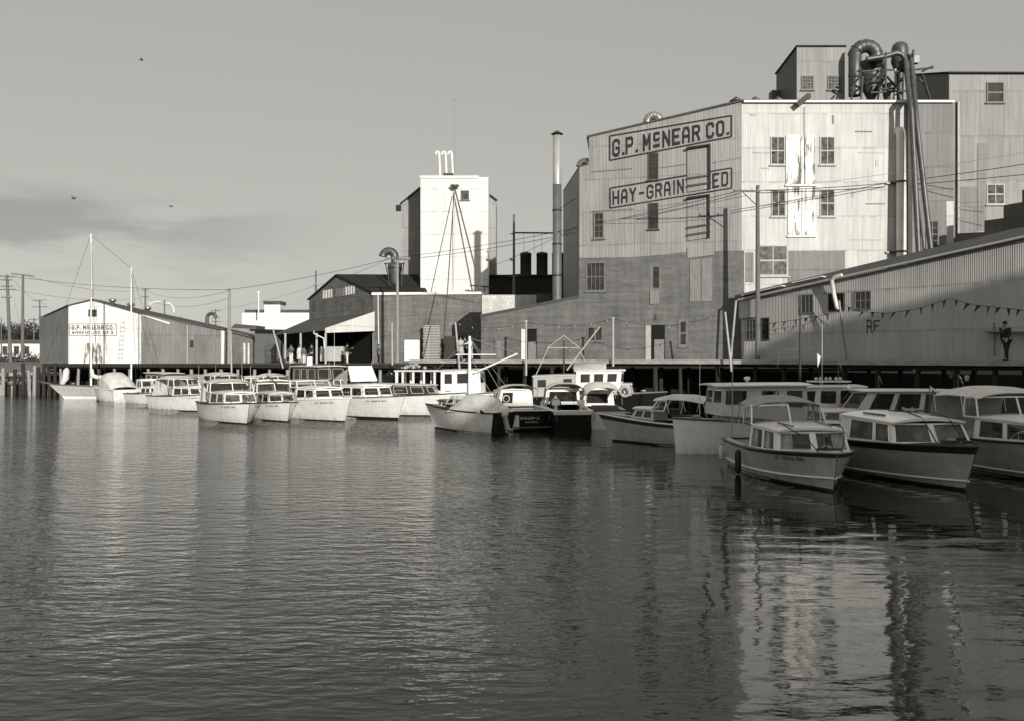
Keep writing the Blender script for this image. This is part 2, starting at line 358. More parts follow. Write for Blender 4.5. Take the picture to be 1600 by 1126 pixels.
def window(par, pl, x0, y0, x1, y1, nx=2, ny=2, fr='frame', pane='pane', fw=.09, mw=.045, off=0., sill=True, name='window', label=None):
    """frame with muntins (part) and its pane (sub-part)"""
    (u0, z0), (u1, _) = pl.uz(x0, y1), pl.uz(x1, y1); z1 = pl.uz(x0, y0)[1]
    m = MB(); o = .07+off; b = off-.05
    pl.rect(m, u0, z0, u0+fw, z1, o, b); pl.rect(m, u1-fw, z0, u1, z1, o, b)
    pl.rect(m, u0+fw, z1-fw, u1-fw, z1, o, b); pl.rect(m, u0+fw, z0, u1-fw, z0+fw, o, b)
    for i in range(1, nx):
        c = u0+fw+(u1-u0-2*fw)*i/nx; pl.rect(m, c-mw/2, z0+fw, c+mw/2, z1-fw, o-.02, b)
    for i in range(1, ny):
        c = z0+fw+(z1-z0-2*fw)*i/ny; h_ = mw*(.9 if not(ny % 2 == 0 and i == ny//2) else 1.6); pl.rect(m, u0+fw, c-h_/2, u1-fw, c+h_/2, o-.03, b)
    if sill: pl.rect(m, u0-.1, z0-.09, u1+.1, z0-.005, o+.08, b)
    f = m.build(name, fr, par)
    if label: f['label'] = label
    g = MB(); pl.rect(g, u0+fw*.5, z0+fw*.5, u1-fw*.5, z1-fw*.5, off+.015, b+.01); g.build('pane', pane, f)
    return f
def building(name, label, cat, base_pts):
    c = sum(base_pts, Vector())/len(base_pts); return root(name, (c.x, c.y, base_pts[0].z), label, cat)
def lathe_tube(mb, c, r, h, n=12, mi=0): mb.lathe(c, [(0, 0), (r, 0), (r, h), (0, h)], n, mi)
def arc(c, r, a0, a1, n, ux, uz): return [Vector(c)+Vector(ux)*r*math.cos(a)+Vector(uz)*r*math.sin(a) for a in [a0+(a1-a0)*i/n for i in range(n+1)]]
# ---- block lettering rasterised into non overlapping cells
GL = {
 'A': [[(0,0),(0,4),(1,6),(3,6),(4,4),(4,0)],[(0,2.4),(4,2.4)]], 'C': [[(4,1.4),(4,1),(3,0),(1,0),(0,1),(0,5),(1,6),(3,6),(4,5),(4,4.6)]],
 'D': [[(0,0),(0,6),(3,6),(4,5),(4,1),(3,0),(0,0)]], 'E': [[(4,0),(0,0),(0,6),(4,6)],[(0,3),(3,3)]], 'F': [[(0,0),(0,6),(4,6)],[(0,3),(3,3)]],
 'G': [[(2.2,2.8),(4,2.8),(4,1),(3,0),(1,0),(0,1),(0,5),(1,6),(3,6),(4,5),(4,4.6)]], 'H': [[(0,0),(0,6)],[(4,0),(4,6)],[(0,3),(4,3)]], 'I': [[(2,0),(2,6)]],
 'M': [[(0,0),(0,6),(2,2),(4,6),(4,0)]], 'N': [[(0,0),(0,6),(4,0),(4,6)]], 'O': [[(1,0),(0,1),(0,5),(1,6),(3,6),(4,5),(4,1),(3,0),(1,0)]],
 'P': [[(0,0),(0,6),(3,6),(4,5.2),(4,3.6),(3,2.8),(0,2.8)]], 'R': [[(0,0),(0,6),(3,6),(4,5.2),(4,3.8),(3,3),(0,3)],[(2.4,3),(4,0)]],
 'S': [[(0,1),(1,0),(3,0),(4,1),(4,2.2),(3,3),(1,3),(0,3.8),(0,5),(1,6),(3,6),(4,5)]], 'U': [[(0,6),(0,1),(1,0),(3,0),(4,1),(4,6)]], 'W': [[(0,6),(.8,0),(2,4),(3.2,0),(4,6)]],
 'Y': [[(0,6),(2,3),(4,6)],[(2,3),(2,0)]], 'K': [[(0,0),(0,6)],[(4,6),(0,2.4)],[(1.4,3.6),(4,0)]], 'L': [[(0,6),(0,0),(4,0)]], '3': [[(0,5),(1,6),(3,6),(4,5),(4,4),(3,3),(1.5,3)],[(3,3),(4,2),(4,1),(3,0),(1,0),(0,1)]],
 '9': [[(0,1),(1,0),(3,0),(4,1),(4,5),(3,6),(1,6),(0,5),(0,4),(1,3),(4,3)]], '6': [[(4,5),(3,6),(1,6),(0,5),(0,1),(1,0),(3,0),(4,1),(4,2.4),(3,3.2),(0,3.2)]], '.': [[(1.8,.1),(2.2,.1)]], '-': [[(.6,3),(3.4,3)]],
 '0': [[(1,0),(0,1),(0,5),(1,6),(3,6),(4,5),(4,1),(3,0),(1,0)]], '2': [[(0,5),(1,6),(3,6),(4,5),(4,4),(0,0),(4,0)]], '5': [[(4,6),(0,6),(0,3.4),(3,3.4),(4,2.4),(4,1),(3,0),(0,0)]], '7': [[(0,6),(4,6),(1.5,0)]], '8': [[(1,0),(0,1),(0,2.2),(1,3),(3,3),(4,3.8),(4,5),(3,6),(1,6),(0,5),(0,3.8),(1,3)],[(3,3),(4,2.2),(4,1),(3,0),(1,0)]],
 'c': [[(3.6,3.6),(3.2,3.1),(1.2,3.1),(.5,3.6),(.5,5.5),(1.1,6),(3.3,6),(3.6,5.6)],[(.5,.7),(3.6,.7)]], 'o': [[(.8,3),(.8,6),(3.2,6),(3.2,3),(.8,3)],[(.8,1.2),(3.2,1.2)]],
}
def lettering(mb, text, fn, sw=1.0, res=7, gap=1.6, space=3., mi=0):
    """text laid into the unit square (u,v) -> fn(u,v) gives the world point; returns nothing"""
    adv = [(space if ch == ' ' else (1.2+gap if ch == '.' else (2.0+gap if ch == 'I' else 4+sw+gap))) for ch in text]
    tot = sum(adv)-gap; x = 0
    for ch, a in zip(text, adv):
        if ch != ' ':
            xo = x+sw/2-(1.6 if ch == '.' else (1.4 if ch == 'I' else 0)); segs = []
            for pl_ in GL[ch]: segs += list(zip(pl_[:-1], pl_[1:]))
            nx, ny = int((4+sw)*res), int((6+sw)*res)
            for j in range(ny):
                yy = -sw/2+(j+.5)/res; run = None
                for i in range(nx+1):
                    xx_ = -sw/2+(i+.5)/res; on = False
                    if i < nx:
                        for (ax, ay), (bx, by) in segs:
                            dx, dy = bx-ax, by-ay; L2 = dx*dx+dy*dy or 1e-9
                            t_ = max(0, min(1, ((xx_-ax)*dx+(yy-ay)*dy)/L2)); ex, ey = abs(xx_-ax-t_*dx), abs(yy-ay-t_*dy)
                            if max(ex, ey) <= sw/2*1.001 if (abs(dx) < .01 or abs(dy) < .01) else math.hypot(ex, ey) <= sw/2: on = True; break
                    if on and run is None: run = i
                    if not on and run is not None:
                        u0, u1 = (xo-sw/2+run/res)/tot, (xo-sw/2+i/res)/tot; v0, v1 = (j/res)/(6+sw), ((j+1)/res)/(6+sw)
                        mb.face([fn(u0, v0), fn(u1, v0), fn(u1, v1), fn(u0, v1)], mi); run = None
        x += a
def quadfn(pl, c, off):
    """c: pixel corners bottom-left, bottom-right, top-right, top-left"""
    Q = [pl.pt(x, y, off) for x, y in c]
    return lambda u, v: (Q[0]*(1-u)+Q[1]*u)*(1-v)+(Q[3]*(1-u)+Q[2]*u)*v
def border(mb, pl, c, wd, off, skip=()):
    Q = [pl.pt(x, y) for x, y in c]
    for i in range(4):
        if i in skip: continue
        a, b = Q[i], Q[(i+1) % 4]
        mb.bar(a+pl.n*off, b+pl.n*off, .012, wd) if i % 2 == 0 else mb.bar(a+pl.n*(off+.004), b+pl.n*(off+.004), wd, .012)

# ================================================================ SETTING
def struct(name, mb, mats, kind='structure', label=None):
    o = mb.build(name, mats); o['kind'] = kind
    if label: o['label'] = label
    return o
m = MB(); m.face([(-900, -700, 0), (900, -700, 0), (900, 96, 0), (-900, 96, 0)]); struct('water', m, 'water')
ZL, ZR = 3.0, 3.4      # wharf deck heights, left and right reach
# bank behind the piles, out to the horizon
front = [(-900, 92), (-60, 93), (-45, 92.5), (-26, 88.5), (-9.5, 78), (-6.5, 76), (5, 69.5), (16.0, 66.6), (27.5, 49.6), (36, 40), (60, 20), (900, -20)]
m = MB(); zg = 2.62
m.face([(x, y, zg) for x, y in front]+[(3500, 3500, zg), (-3500, 3500, zg)])
for (a, b) in zip(front[:-1], front[1:]): m.face([(a[0], a[1], -1.5), (b[0], b[1], -1.5), (b[0], b[1], zg), (a[0], a[1], zg)])
struct('ground', m, 'mud')
m = MB(); m.prism([Vector(p) for p in [(13, -160, -1), (240, -160, -1), (240, -12, -1), (13, -12, -1)]], [Vector(p) for p in [(13, -160, 1.8), (240, -160, 1.8), (240, -12, 1.8), (13, -12, 1.8)]]); struct('far_bank', m, 'mud')
# ---- the mill warehouses across the river whose shadow lies over the near boats
def plain_mill(x0, y0, x1, y1, z, label):
    t = root('riverside_warehouse', ((x0+x1)/2, y1, 1.8), label, 'warehouse'); m = MB()
    m.prism([Vector(p) for p in [(x0, y0, 1.8), (x1, y0, 1.8), (x1, y1, 1.8), (x0, y1, 1.8)]], [Vector(p) for p in [(x0, y0, z), (x1, y0, z), (x1, y1, z), (x0, y1, z)]]); m.build('wall', 'corr_mid', t)
    m = MB(); m.prism([Vector(p) for p in [(x0-.15, y0-.15, z), (x1+.15, y0-.15, z), (x1+.15, y1+.15, z), (x0-.15, y1+.15, z)]], [Vector(p) for p in [(x0-.15, y0-.15, z+.12), (x1+.15, y0-.15, z+.12), (x1+.15, y1+.15, z+.12), (x0-.15, y1+.15, z+.12)]]); m.build('roof', 'roof_m', t)
plain_mill(22.6, -40, 47.8, -20, 18.6, 'lower flat roofed warehouse on the far bank opposite the boats')
plain_mill(48.0, -44, 95, -20, 26.4, 'tall flat roofed warehouse on the far bank beside the lower one')
# ---- wharf
def wharf(name, label, edge, zt, fasc, depth, pilemat, pitch, matf, fh=.28, skip=()):
    pts = [P(x, HZ, s) for x, s in edge]; t = root(name, (pts[len(pts)//2].x, pts[len(pts)//2].y, zt), label, 'wharf')
    back = [p+Vector((0, depth, 0)) for p in pts]
    m = MB()
    for i in range(len(pts)-1):
        a, b, c, d = pts[i], pts[i+1], back[i+1], back[i]
        tt = [Vector((p.x, p.y, zt)) for p in (a, b, c, d)]; m.prism([p-Vector((0, 0, .1)) for p in tt], tt)
    m.build('deck', 'deck', t)
    m = MB(); m2 = MB()
    for i in range(len(pts)-1):
        a, b = Vector(pts[i]), Vector(pts[i+1]); a.z = b.z = zt-fh/2+.02; d = (b-a).normalized(); n = Vector((d.y, -d.x, 0))
        m.bar(a+n*.06, b+n*.06, .1, fh)
        for o in (.5, 2.6): a2, b2 = a-n*o, b-n*o; a2.z = b2.z = zt-.3; m2.bar(a2, b2, .3, .36)
    m.build('fascia', matf, t); m2.build('beam', 'beam', t)
    L = 0; acc = 0
    for i in range(len(pts)-1):
        a, b = Vector(pts[i]), Vector(pts[i+1]); d = (b-a); ln = d.length; d.normalize(); n = Vector((d.y, -d.x, 0)); k = acc
        while k < ln:
            for row, o in ((0, -.45), (1, -3.0)):
                p = a+d*(k+random.uniform(-.3, .3))-(-n)*o
                mm = MB(); r_ = random.uniform(.14, .19); ln_x = random.uniform(-.12, .12)
                mm.tube([(p.x+ln_x, p.y, -1.2), (p.x+ln_x*.5, p.y, 1.2), (p.x, p.y, zt-.48+random.uniform(-.02, .05))], [r_*1.08, r_, r_*.9], 8)
                mm.build('pile', pilemat[row], t)
            k += pitch*random.uniform(.85, 1.2)
        acc = k-ln
    return t
wharf('wharf', 'long timber wharf with a pale edge plank below the mill and the corrugated shed', [(640, 20.3), (905, 21.6), (1159, 23.2), (1600, 31.5), (1830, 39)], ZR, 1, 6.0, ('pile', 'beam'), 2.3, 'fascia')
wharf('wharf', 'lower dark timber wharf on many piles below the canopy and the white warehouse', [(70, 16.0), (220, 16.3), (433, 17.4), (640, 18.2)], ZL, 0, 8.5, ('pile_l', 'pile'), 1.75, 'beam', .34)
# old bulkhead at the left
t = root('bulkhead', P(30, 617, 16.2), 'rough plank bulkhead with leaning posts at the far left of the bank', 'bulkhead')
for i in range(22):
    x = -40+i*6.4; m = MB(); p = P(x, 0, 16.15); h_ = random.uniform(.7, 1.3); m.bar((p.x, p.y+.3, -1), (p.x+random.uniform(-.05, .05), p.y+.3, h_), .38, .08); m.build('plank', 'pile' if i % 3 else 'pile_l', t)
for x, h_, lean in ((5, 2.6, 0), (22, 2.5, .1), (36, 3.1, 0), (47, 2.4, -.15), (53, 2.8, .1), (60, 2.7, 0), (68, 3.0, .05), (78, 2.6, -.1), (86, 3.1, 0)):
    m = MB(); p = P(x, 0, 16.3); m.tube([(p.x, p.y, -1), (p.x+lean, p.y, h_)], .17, 8); m.build('post', 'pile_l' if x % 2 else 'pile', t)
m = MB(); p = P(0, 0, 16.0); q = P(95, 0, 16.0); m.bar((p.x-6, p.y+.35, 1.9), (q.x, q.y+.35, 2.05), .12, .3); m.bar((p.x-6, p.y+.35, 1.2), (q.x, q.y+.35, 1.1), .12, .25); m.build('rail', 'pile_l', t)
# grass mound
m = MB(); rows = []
for j in range(14):
    y = 87.3+j*1.0; rows.append([(x_, y, 1.0+1.95*min(1, j/5)+.35*math.sin(x_*.7+j)*.5+random.uniform(-.08, .08)) for x_ in [-75+k*1.1 for k in range(27)]])
m.grid(rows); struct('grass_bank', m, 'grass')
m = MB()
for i in range(5200):
    x = random.uniform(-68, -46.5); y = random.uniform(88.5, 95); h_ = random.uniform(.1, .45); b = Vector((x, y, 1.0+1.95*min(1, (y-87.3)/5)-.1)); l = Vector((random.uniform(-.1, .1), random.uniform(-.1, .1), h_)); m.face([b-Vector((.025, 0, 0)), b+Vector((.025, 0, 0)), b+l])
tag(m.build('grass', 'grass'), 'dry grass and weeds on the bank at the far left', 'grass', kind='stuff')

# ================================================================ MAIN MILL
LF = PL(905, 20.5, 1159, 21.4)         # left facade plane, runs on into the low brick wing
RF = PL(1159, 21.4, 1600, 21.4)        # right facade plane
def lift(p, z): q = Vector(p); q.z = z; return q
mill = building('grain_mill', 'tall grain mill clad in pale corrugated iron with two painted signs, brick below', 'mill', [LF.pt(1000, 562)])
# body
A = LF.pt(920, 215); B = LF.pt(1159, 160); Cc = RF.pt(1490, 160); D = Cc+Vector((2.5, 15, 0)); E = A+Vector((1.9, 15.5, -.4)); zb = ZR-.2
E.z = A.z-.5
m = MB(); ring = [A, B, Cc, D, E]; m.prism([lift(p, zb) for p in ring], ring, 0, [0, 1, 1, 2, 2]); m.build('wall', ['corr_grey', 'corr_white', 'corr_shade'], mill)
up = Vector((0, 0, .14)); m = MB(); cen = sum(ring, Vector())/5; o_ = [p+(p-cen).normalized()*.18 for p in ring]
m.prism([p+Vector((0, 0, .01)) for p in o_], [p+up for p in o_]); m.build('roof', 'roof_m', mill)
m = MB(); RF.slab(m, [(1161, 158.2), (1490, 158.2), (1490, 161.6), (1161, 161.6)], .26, .19); m.build('roof_edge', 'roof_w', mill)
# annex step at the left
A0 = LF.pt(905, 262, .0); A1 = LF.pt(919.8, 258, .0); A0b = P(880, 300, 17.9); A1b = A1+Vector((-1, 12, -.3))
m = MB(); ring = [A0, A1, A1b, A0b]; m.prism([lift(p, zb) for p in ring], ring, 0, [0, 2, 2, 2]); m.build('side_wing', ['corr_grey', 'corr_shade', 'corr_mid'], mill)
m = MB(); m.prism([p+Vector((0, 0, .01)) for p in ring], [p+up for p in ring]); m.build('wing_roof', 'roof_m', mill)
# brick base
m = MB(); LF.slab(m, [(905, 562.2), (1159, 562.2), (1159, 392), (1074, 395), (990, 402), (905, 403.5)], .06, -.1); m.build('brick_wall', 'brick_grey', mill)
m = MB(); LF.slab(m, [(1159, 562), (1163, 562), (1163, 392), (1159, 392)], .0, -.3); m.build('brick_corner', 'brick_mid', mill)
# corrugated patches of newer sheet, proud of the wall
m = MB()
LF.slab(m, [(992, 298), (1076, 287), (1076, 394), (992, 403)], .035, -.05)
LF.slab(m, [(1117, 250), (1159, 241), (1159, 392), (1117, 393)], .03, -.05); m.build('patched_sheet', 'corr_mid' if 0 else 'corr_grey', mill)
# signs
m = MB(); c1 = [(953, 251), (1143, 214), (1143, 181), (953, 213)]; c2 = [(953.5, 325.5), (1143, 294.5), (1143, 263), (953.5, 294.5)]
border(m, LF, c1, .1, .05)
border(m, LF, c2, .1, .05)
lettering(m, 'G.P. McNEAR CO.', quadfn(LF, [(957, 246.5), (1138, 211.5), (1138, 186.5), (957, 218.5)], .056), 1.25, 6, 1.3, 2.6)
lettering(m, 'HAY-GRAIN-FEED', quadfn(LF, [(957.5, 321), (1138, 291), (1138, 267.5), (957.5, 299)], .056), 1.2, 6, 1.5, 2.6)
m.build('painted_sign', 'sign', mill)
# hoist doors covering part of the lower sign
for (x0, y0, x1, y1, ya, yb) in ((1074, 235, 1107, 301, 0, 0), (1074, 313, 1106, 377, 0, 0)):
    m = MB(); dy = -(x1-x0)*.16
    LF.slab(m, [(x0, y1), (x1, y1+dy), (x1, y0+dy), (x0, y0)], .13, -.02); ob = m.build('loading_door', 'corr_grey', mill)
    m = MB(); LF.slab(m, [(x0-1, y0), (x1+3, y0+dy-.5), (x1+3, y0+dy-3), (x0-1, y0-3)], .42, -.02); LF.slab(m, [(x1, y0+dy), (x1+3.2, y0+dy-.5), (x1+3.2, y1+dy), (x1, y1+dy)], .3, -.02); m.build('frame', 'black', ob)
    m = MB()
    for q in (.66, .84): yy = y0+(y1-y0)*q; LF.slab(m, [(x0, yy+3.2), (x1+4, yy+dy+2.6), (x1+4, yy+dy), (x0, yy)], .24, .12)
    m.build('hinge_strap', 'frame_d', ob)
# windows on the left facade
for a in ((1013, 240, 1029, 282, 3, 4, 'frame_d'), (1013, 318, 1029, 359, 3, 4, 'frame_d'), (928, 332.5, 944, 373.5, 2, 4, 'frame'), (916, 410, 946, 456, 4, 2, 'frame')):
    window(mill, LF, *a[:6], a[6], 'pane', .07 if a[4] == 3 else .1, .025 if a[4] == 3 else .035, .05)
m = MB(); LF.slab(m, [(1015, 477), (1032, 476), (1032, 413), (1023, 411), (1015, 414)], .075, -.05); o = m.build('window', 'frame', mill); m = MB(); LF.slab(m, [(1021, 450), (1030, 450), (1030, 417), (1021, 417)], .1, .0); m.build('pane', 'pane', o)
m = MB(); LF.slab(m, [(1016, 476), (1030, 475), (1030, 454), (1016, 455)], .16, .07); m.build('balcony_panel', 'board', o)
m = MB(); LF.slab(m, [(1078, 472), (1095, 471.5), (1095, 405), (1078, 407)], .12, 0); m.build('shutter_door', 'board', mill)
m = MB(); LF.slab(m, [(1096, 471.5), (1113, 471), (1113, 403.5), (1096, 405)], .12, 0); m.build('shutter_door', 'board', mill)
m = MB(); LF.slab(m, [(1074, 404), (1115, 399), (1115, 385), (1074, 388)], .14, 0); m.build('door_hood', 'corr_grey', mill)
window(mill, LF, 917, 510, 943, 534, 2, 1, 'frame', 'pane', .12, .1, .06)
window(mill, LF, 1060, 500, 1075, 542, 1, 2, 'frame', 'pane', .16, .06, .06)
window(mill, LF, 774, 528, 788, 562, 1, 2, 'frame', 'board', .14, .05, .06, False, 'door')
def doorway(par, pl, x0, y0, x1, y1, jamb, label=None):
    m = MB(); pl.slab(m, [(x0, y1), (x1, y1), (x1, y0), (x0, y0)], .07, -.05); d = m.build('doorway', 'dark', par)
    m = MB(); w_ = (x1-x0); pl.slab(m, [(x0, y1), (x0+w_*.28, y1), (x0+w_*.28, y0+1), (x0, y0)], .14, .0); m.build('jamb', jamb, d)
    m = MB(); pl.slab(m, [(x0+w_*.45, y1), (x1-w_*.04, y1), (x1-w_*.04, y0+(y1-y0)*.42), (x0+w_*.45, y0+(y1-y0)*.42)], .11, .0); m.build('lower_leaf', 'board', d)
    m = MB(); pl.slab(m, [(x0-1, y0), (x1+1, y0), (x1+1, y0-2), (x0-1, y0-2)], .16, .0); m.build('lintel', 'frame', d)
doorway(mill, LF, 1009, 508, 1039, 562, 'lightg'); doorway(mill, LF, 815, 514, 839, 562, 'trim')
m = MB(); lettering(m, '3', quadfn(LF, [(1021, 500), (1026, 500), (1026, 492), (1021, 492)], .08), 1.2, 5); m.build('painted_number', 'sign', mill)
# lean-to brick wing
wing_pts = [(752, 562.2), (905, 562.2), (905, 463), (752, 493)]
m = MB(); LF.slab(m, wing_pts, .06, -7.5); ob = m.build('low_brick_wing', 'brick_grey', mill)
m = MB(); LF.slab(m, [(751, 495.5), (905, 465.5), (905, 462), (751, 492)], .16, -7.6); m.build('coping', 'roof_m', mill)
m = MB(); LF.slab(m, [(1128, 562), (1131, 562), (1131, 320), (1128, 320)], .0, -.04); 
# right facade details
for a in ((1204, 214, 1226, 258), (1281, 214, 1304, 258), (1205, 297, 1227, 339), (1281, 297, 1304, 339)): window(mill, RF, *a, 2, 2, 'frame_w', 'pane_g', .07, .05, .02)
window(mill, RF, 1184, 383, 1231, 432, 2, 2, 'frame_w', 'pane_l', .12, .07, .02)
m = MB(); RF.slab(m, [(1231, 452), (1320, 452), (1320, 392), (1231, 392.5)], .05, -.02); m.build('bare_sheet_panel', 'corr_mid', mill)
m = MB(); RF.slab(m, [(1165, 441), (1177, 441), (1177, 395), (1165, 395)], .06, -.02); m.build('shutter', 'corr_mid', mill)
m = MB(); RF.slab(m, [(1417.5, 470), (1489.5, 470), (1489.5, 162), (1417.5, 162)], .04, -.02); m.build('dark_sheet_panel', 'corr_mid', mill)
m = MB(); RF.slab(m, [(1478, 386), (1489.4, 386), (1489.4, 315), (1478, 315)], .07, .0); m.build('white_panel', 'corr_white', mill)
window(mill, RF, 1446, 345, 1466, 388, 2, 4, 'frame', 'pane', .1, .05, .05)
for (x0, y0, x1, y1) in ((1227.5, 212, 1250, 288), (1250.8, 212, 1273, 288), (1231, 293, 1251.5, 368), (1252.3, 293, 1273, 368)):
    m = MB(); RF.slab(m, [(x0, y1), (x1, y1), (x1, y0), (x0, y0)], .09, -.02); m.build('peeling_door', 'peel', mill)
m = MB(); RF.slab(m, [(1229, 371), (1275, 371), (1275, 368.4), (1229, 368.4)], .16, .0); RF.slab(m, [(1226, 291.5), (1275, 291.5), (1275, 289), (1226, 289)], .16, .0); m.build('door_sill', 'trim', mill)
m = MB(); p = RF.pt(1257, 160, 0); m.bar(p+Vector((-.7, -.5, -.35)), p+Vector((.15, -.5, .35)), .35, .4); m.bar(p+Vector((.15, -.5, .35)), p+Vector((.15, .4, .3)), .3, .3); m.build('hoist_beam', 'iron', mill)
m = MB(); m.tube([RF.pt(1256, 168, .14), RF.pt(1257, 292, .14)], .02, 5); m.build('hoist_rope', 'wire', mill)
# roof mushroom vents
for px in (1150, 1180, 1216):
    m = MB(); p = P(px, 161, 20.6); m.lathe(p+Vector((0, 0, .0)), [(.22, -.1), (.22, .12), (.52, .12), (.04, .48), (0, .48)], 14); m.build('roof_vent', 'steel_d', mill)
# tie plates, flashing laps and small wall fittings that break up the big facades
for k, (x, y, w_, h_) in enumerate(((1172, 178, 9, 3), (1336, 205, 26, 1.6), (1340, 238, 40, 1.4), (1176, 238, 34, 1.4), (1352, 318, 30, 1.4), (1330, 374, 50, 1.4), (1190, 262, 12, 2), (1300, 180, 3, 14), (1368, 250, 4, 9), (1330, 300, 5, 8))):
    m = MB(); RF.slab(m, [(x, y+h_), (x+w_, y+h_+.3), (x+w_, y), (x, y)], .035, -.01); m.build('sheet_lap', ['steel_d', 'corr_mid', 'lightg'][k % 3], mill)
for x0, y0, x1, y1 in ((925, 268, 988, 263), (1031, 262, 1073, 256), (1113, 254, 1158, 246), (925, 330, 990, 326), (1030, 322, 1072, 316)):
    m = MB(); LF.slab(m, [(x0, y0+1.2), (x1, y1+1.2), (x1, y1), (x0, y0)], .07, -.01); m.build('sheet_lap', 'corr_mid', mill)
# shining elbow duct at the roof edge, and one on the wing
m = MB(); c = P(1021, 191, 20.4); pth_ = arc(c, .48, math.pi, 0, 12, (.97, -.25, 0), (0, 0, 1)); m.tube(pth_, [.33]*13, 16); m.rings(pth_, .33); m.build('elbow_duct', 'steel', mill)
m = MB(); c = P(914, 259, 19.6); m.tube(arc(c+Vector((0, 0, -.1)), .38, math.pi, 0, 10, (1, -.1, 0), (0, 0, 1)), [.34]*11, 14); m.build('elbow_duct', 'steel', mill)
# white riser pipe on the right facade
t = mill; m = MB(); a = RF.pt(1402.5, 425, .65); b = RF.pt(1402.5, 216, .65)
m.tube([a, b]+[b+Vector((0, .45*(1-math.cos(x)), .45*math.sin(x))) for x in [R(20), R(45), R(70), R(90), R(120)]]+[b+Vector((0, .9, .25))], .34, 16); o = m.build('riser_pipe', 'pipe', mill)
m = MB()
for yy in (287, 395): q = RF.pt(1402.5, yy, .65); m.lathe(q, [(.35, -.07), (.4, -.07), (.4, .07), (.35, .07)], 16); m.bar(q+Vector((-.9, .5, 0)), q+Vector((.9, .5, 0)), .08, .16); m.bar(q+Vector((-.38, .0, 0)), q+Vector((-.38, .6, 0)), .08, .1)
m.build('pipe_bracket', 'steel_d', o)
# penthouse on the roof
PH = PL(1245, 19.6, 1320, 19.6); a = PH.pt(1245, 74); b = PH.pt(1320, 74); c = b+Vector((.0, 6, -.2)); d = P(1213, 116, 18.3); base = RF.pt(1200, 160).z-.2
ph = building('roof_penthouse', 'narrow corrugated roof house with two windows standing on top of the mill', 'roof house', [lift(a, base), lift(b, base)])
m = MB(); ring = [a, b, c, d]; m.prism([lift(p, base) for p in ring], ring, 0, [0, 1, 1, 1]); m.build('wall', ['corr_panel', 'corr_shade'], ph)
m = MB(); cen = sum(ring, Vector())/4; o_ = [p+(p-cen).normalized()*.15 for p in ring]; m.prism([p+Vector((0, 0, .01)) for p in o_], [p+Vector((0, 0, .12)) for p in o_]); m.build('roof', 'roof', ph)
for a_ in ((1252, 119, 1271, 141), (1293, 119, 1313, 141)): window(ph, PH, *a_, 4, 4, 'frame', 'pane_g', .08, .04, .02)
m = MB(); p = P(1212, 152, 18.4); m.box(p, (.9, 1, .9)); m.build('roof_hatch', 'corr_shade', ph)
# cyclone plant on the roof
def S(px, py, s=20.2): return P(px, py, s)
cy = root('cyclone_plant', lift(S(1385, 160), base), 'dark dust cyclones with big curved ducts and struts on the mill roof', 'cyclones')
rz = base+.2
m = MB(); pa = S(1336, 150, 19.9); pb = S(1336, 92, 19.9); c = S(1352, 88, 19.9); r_ = c.x-pb.x
pth_ = [pa, pa.lerp(lift(pb, c.z), .5), lift(pb, c.z)]+arc(c, r_, math.pi, 0, 14, (1, -.15, 0), (0, 0, 1))[1:]+[c+Vector((r_, -.12, -.5))]; m.tube(pth_, .5, 18); m.rings(pth_, .5, 18); m.build('gooseneck_duct', 'steel_d', cy)
m = MB(); q = lift(S(1361, 0, 19.5), 0); z1 = S(1361, 97, 19.5).z; m.lathe(Vector((q.x, q.y, 0)), [(0, z1+.25), (.9, z1), (1.05, z1-.1), (1.05, z1-1.5), (.3, z1-3.0), (.3, rz)], 20); m.build('cyclone', 'steel_d', cy)
m = MB(); q = S(1406, 0, 19.8); z1 = S(1406, 66, 19.8).z; m.lathe(Vector((q.x, q.y, 0)), [(0, z1), (.35, z1-.07), (.55, z1-.25), (.62, z1-.55), (.66, z1-1.6), (.3, z1-2.6), (.22, rz)], 18); m.build('cyclone', 'steel_d', cy)
m = MB(); q = S(1390, 0, 19.8); z1 = S(1390, 130, 19.8).z; m.lathe(Vector((q.x, q.y, 0)), [(0, z1), (.55, z1-.1), (.55, z1-.6), (.15, rz)], 14); m.build('cyclone', 'steel_d', cy)
m = MB(); m.tube([S(1354, 93), S(1385, 88), S(1400, 83), S(1409, 85), S(1415, 95), S(1421, 153, 21.95), S(1424, 175, 22.0), S(1436, 408, 22.3)], .2, 10); m.build('spout_pipe', 'steel_d', cy)
m = MB(); m.tube([S(1421, 85), S(1424, 92), S(1429, 153, 21.9), S(1433, 200, 22.0), S(1456, 404, 22.3)], .19, 10); m.build('spout_pipe', 'steel_d', cy)
m = MB(); m.tube([S(1421, 190, 21.9), S(1445, 408, 22.4)], .06, 6); m.build('spout_stay', 'iron', cy)
m = MB(); m.bar(RF.pt(1418.5, 428, .25), RF.pt(1418.5, 162, .25), .32, .25); m.build('post', 'iron', cy)
for a, b in (((1384, 160), (1384, 82)), ((1399, 160), (1399, 108)), ((1427, 110), (1427, 78)), ((1345, 158), (1349, 110)), ((1371, 158), (1378, 108)), ((1339, 112), (1425, 108)), ((1340, 110), (1384, 124)), ((1384, 106), (1366, 130)), ((1386, 120), (1410, 148)), ((1410, 122), (1388, 150)), ((1335, 128), (1330, 156)), ((1398, 113), (1458, 106)), ((1441, 112), (1457, 104)), ((1352, 134), (1372, 112)), ((1372, 140), (1398, 138)), ((1436, 124), (1446, 132)), ((1441, 116), (1454, 158)), ((1328, 140), (1345, 118)), ((1360, 145), (1420, 142)), ((1410, 158), (1410, 130))):
    m = MB(); m.bar(S(*a, 20.35+random.uniform(-.15, .25)), S(*b, 20.35+random.uniform(-.15, .25)), .12, .12); m.build('strut', 'iron' if a[0] != 1399 else 'board_w', cy)
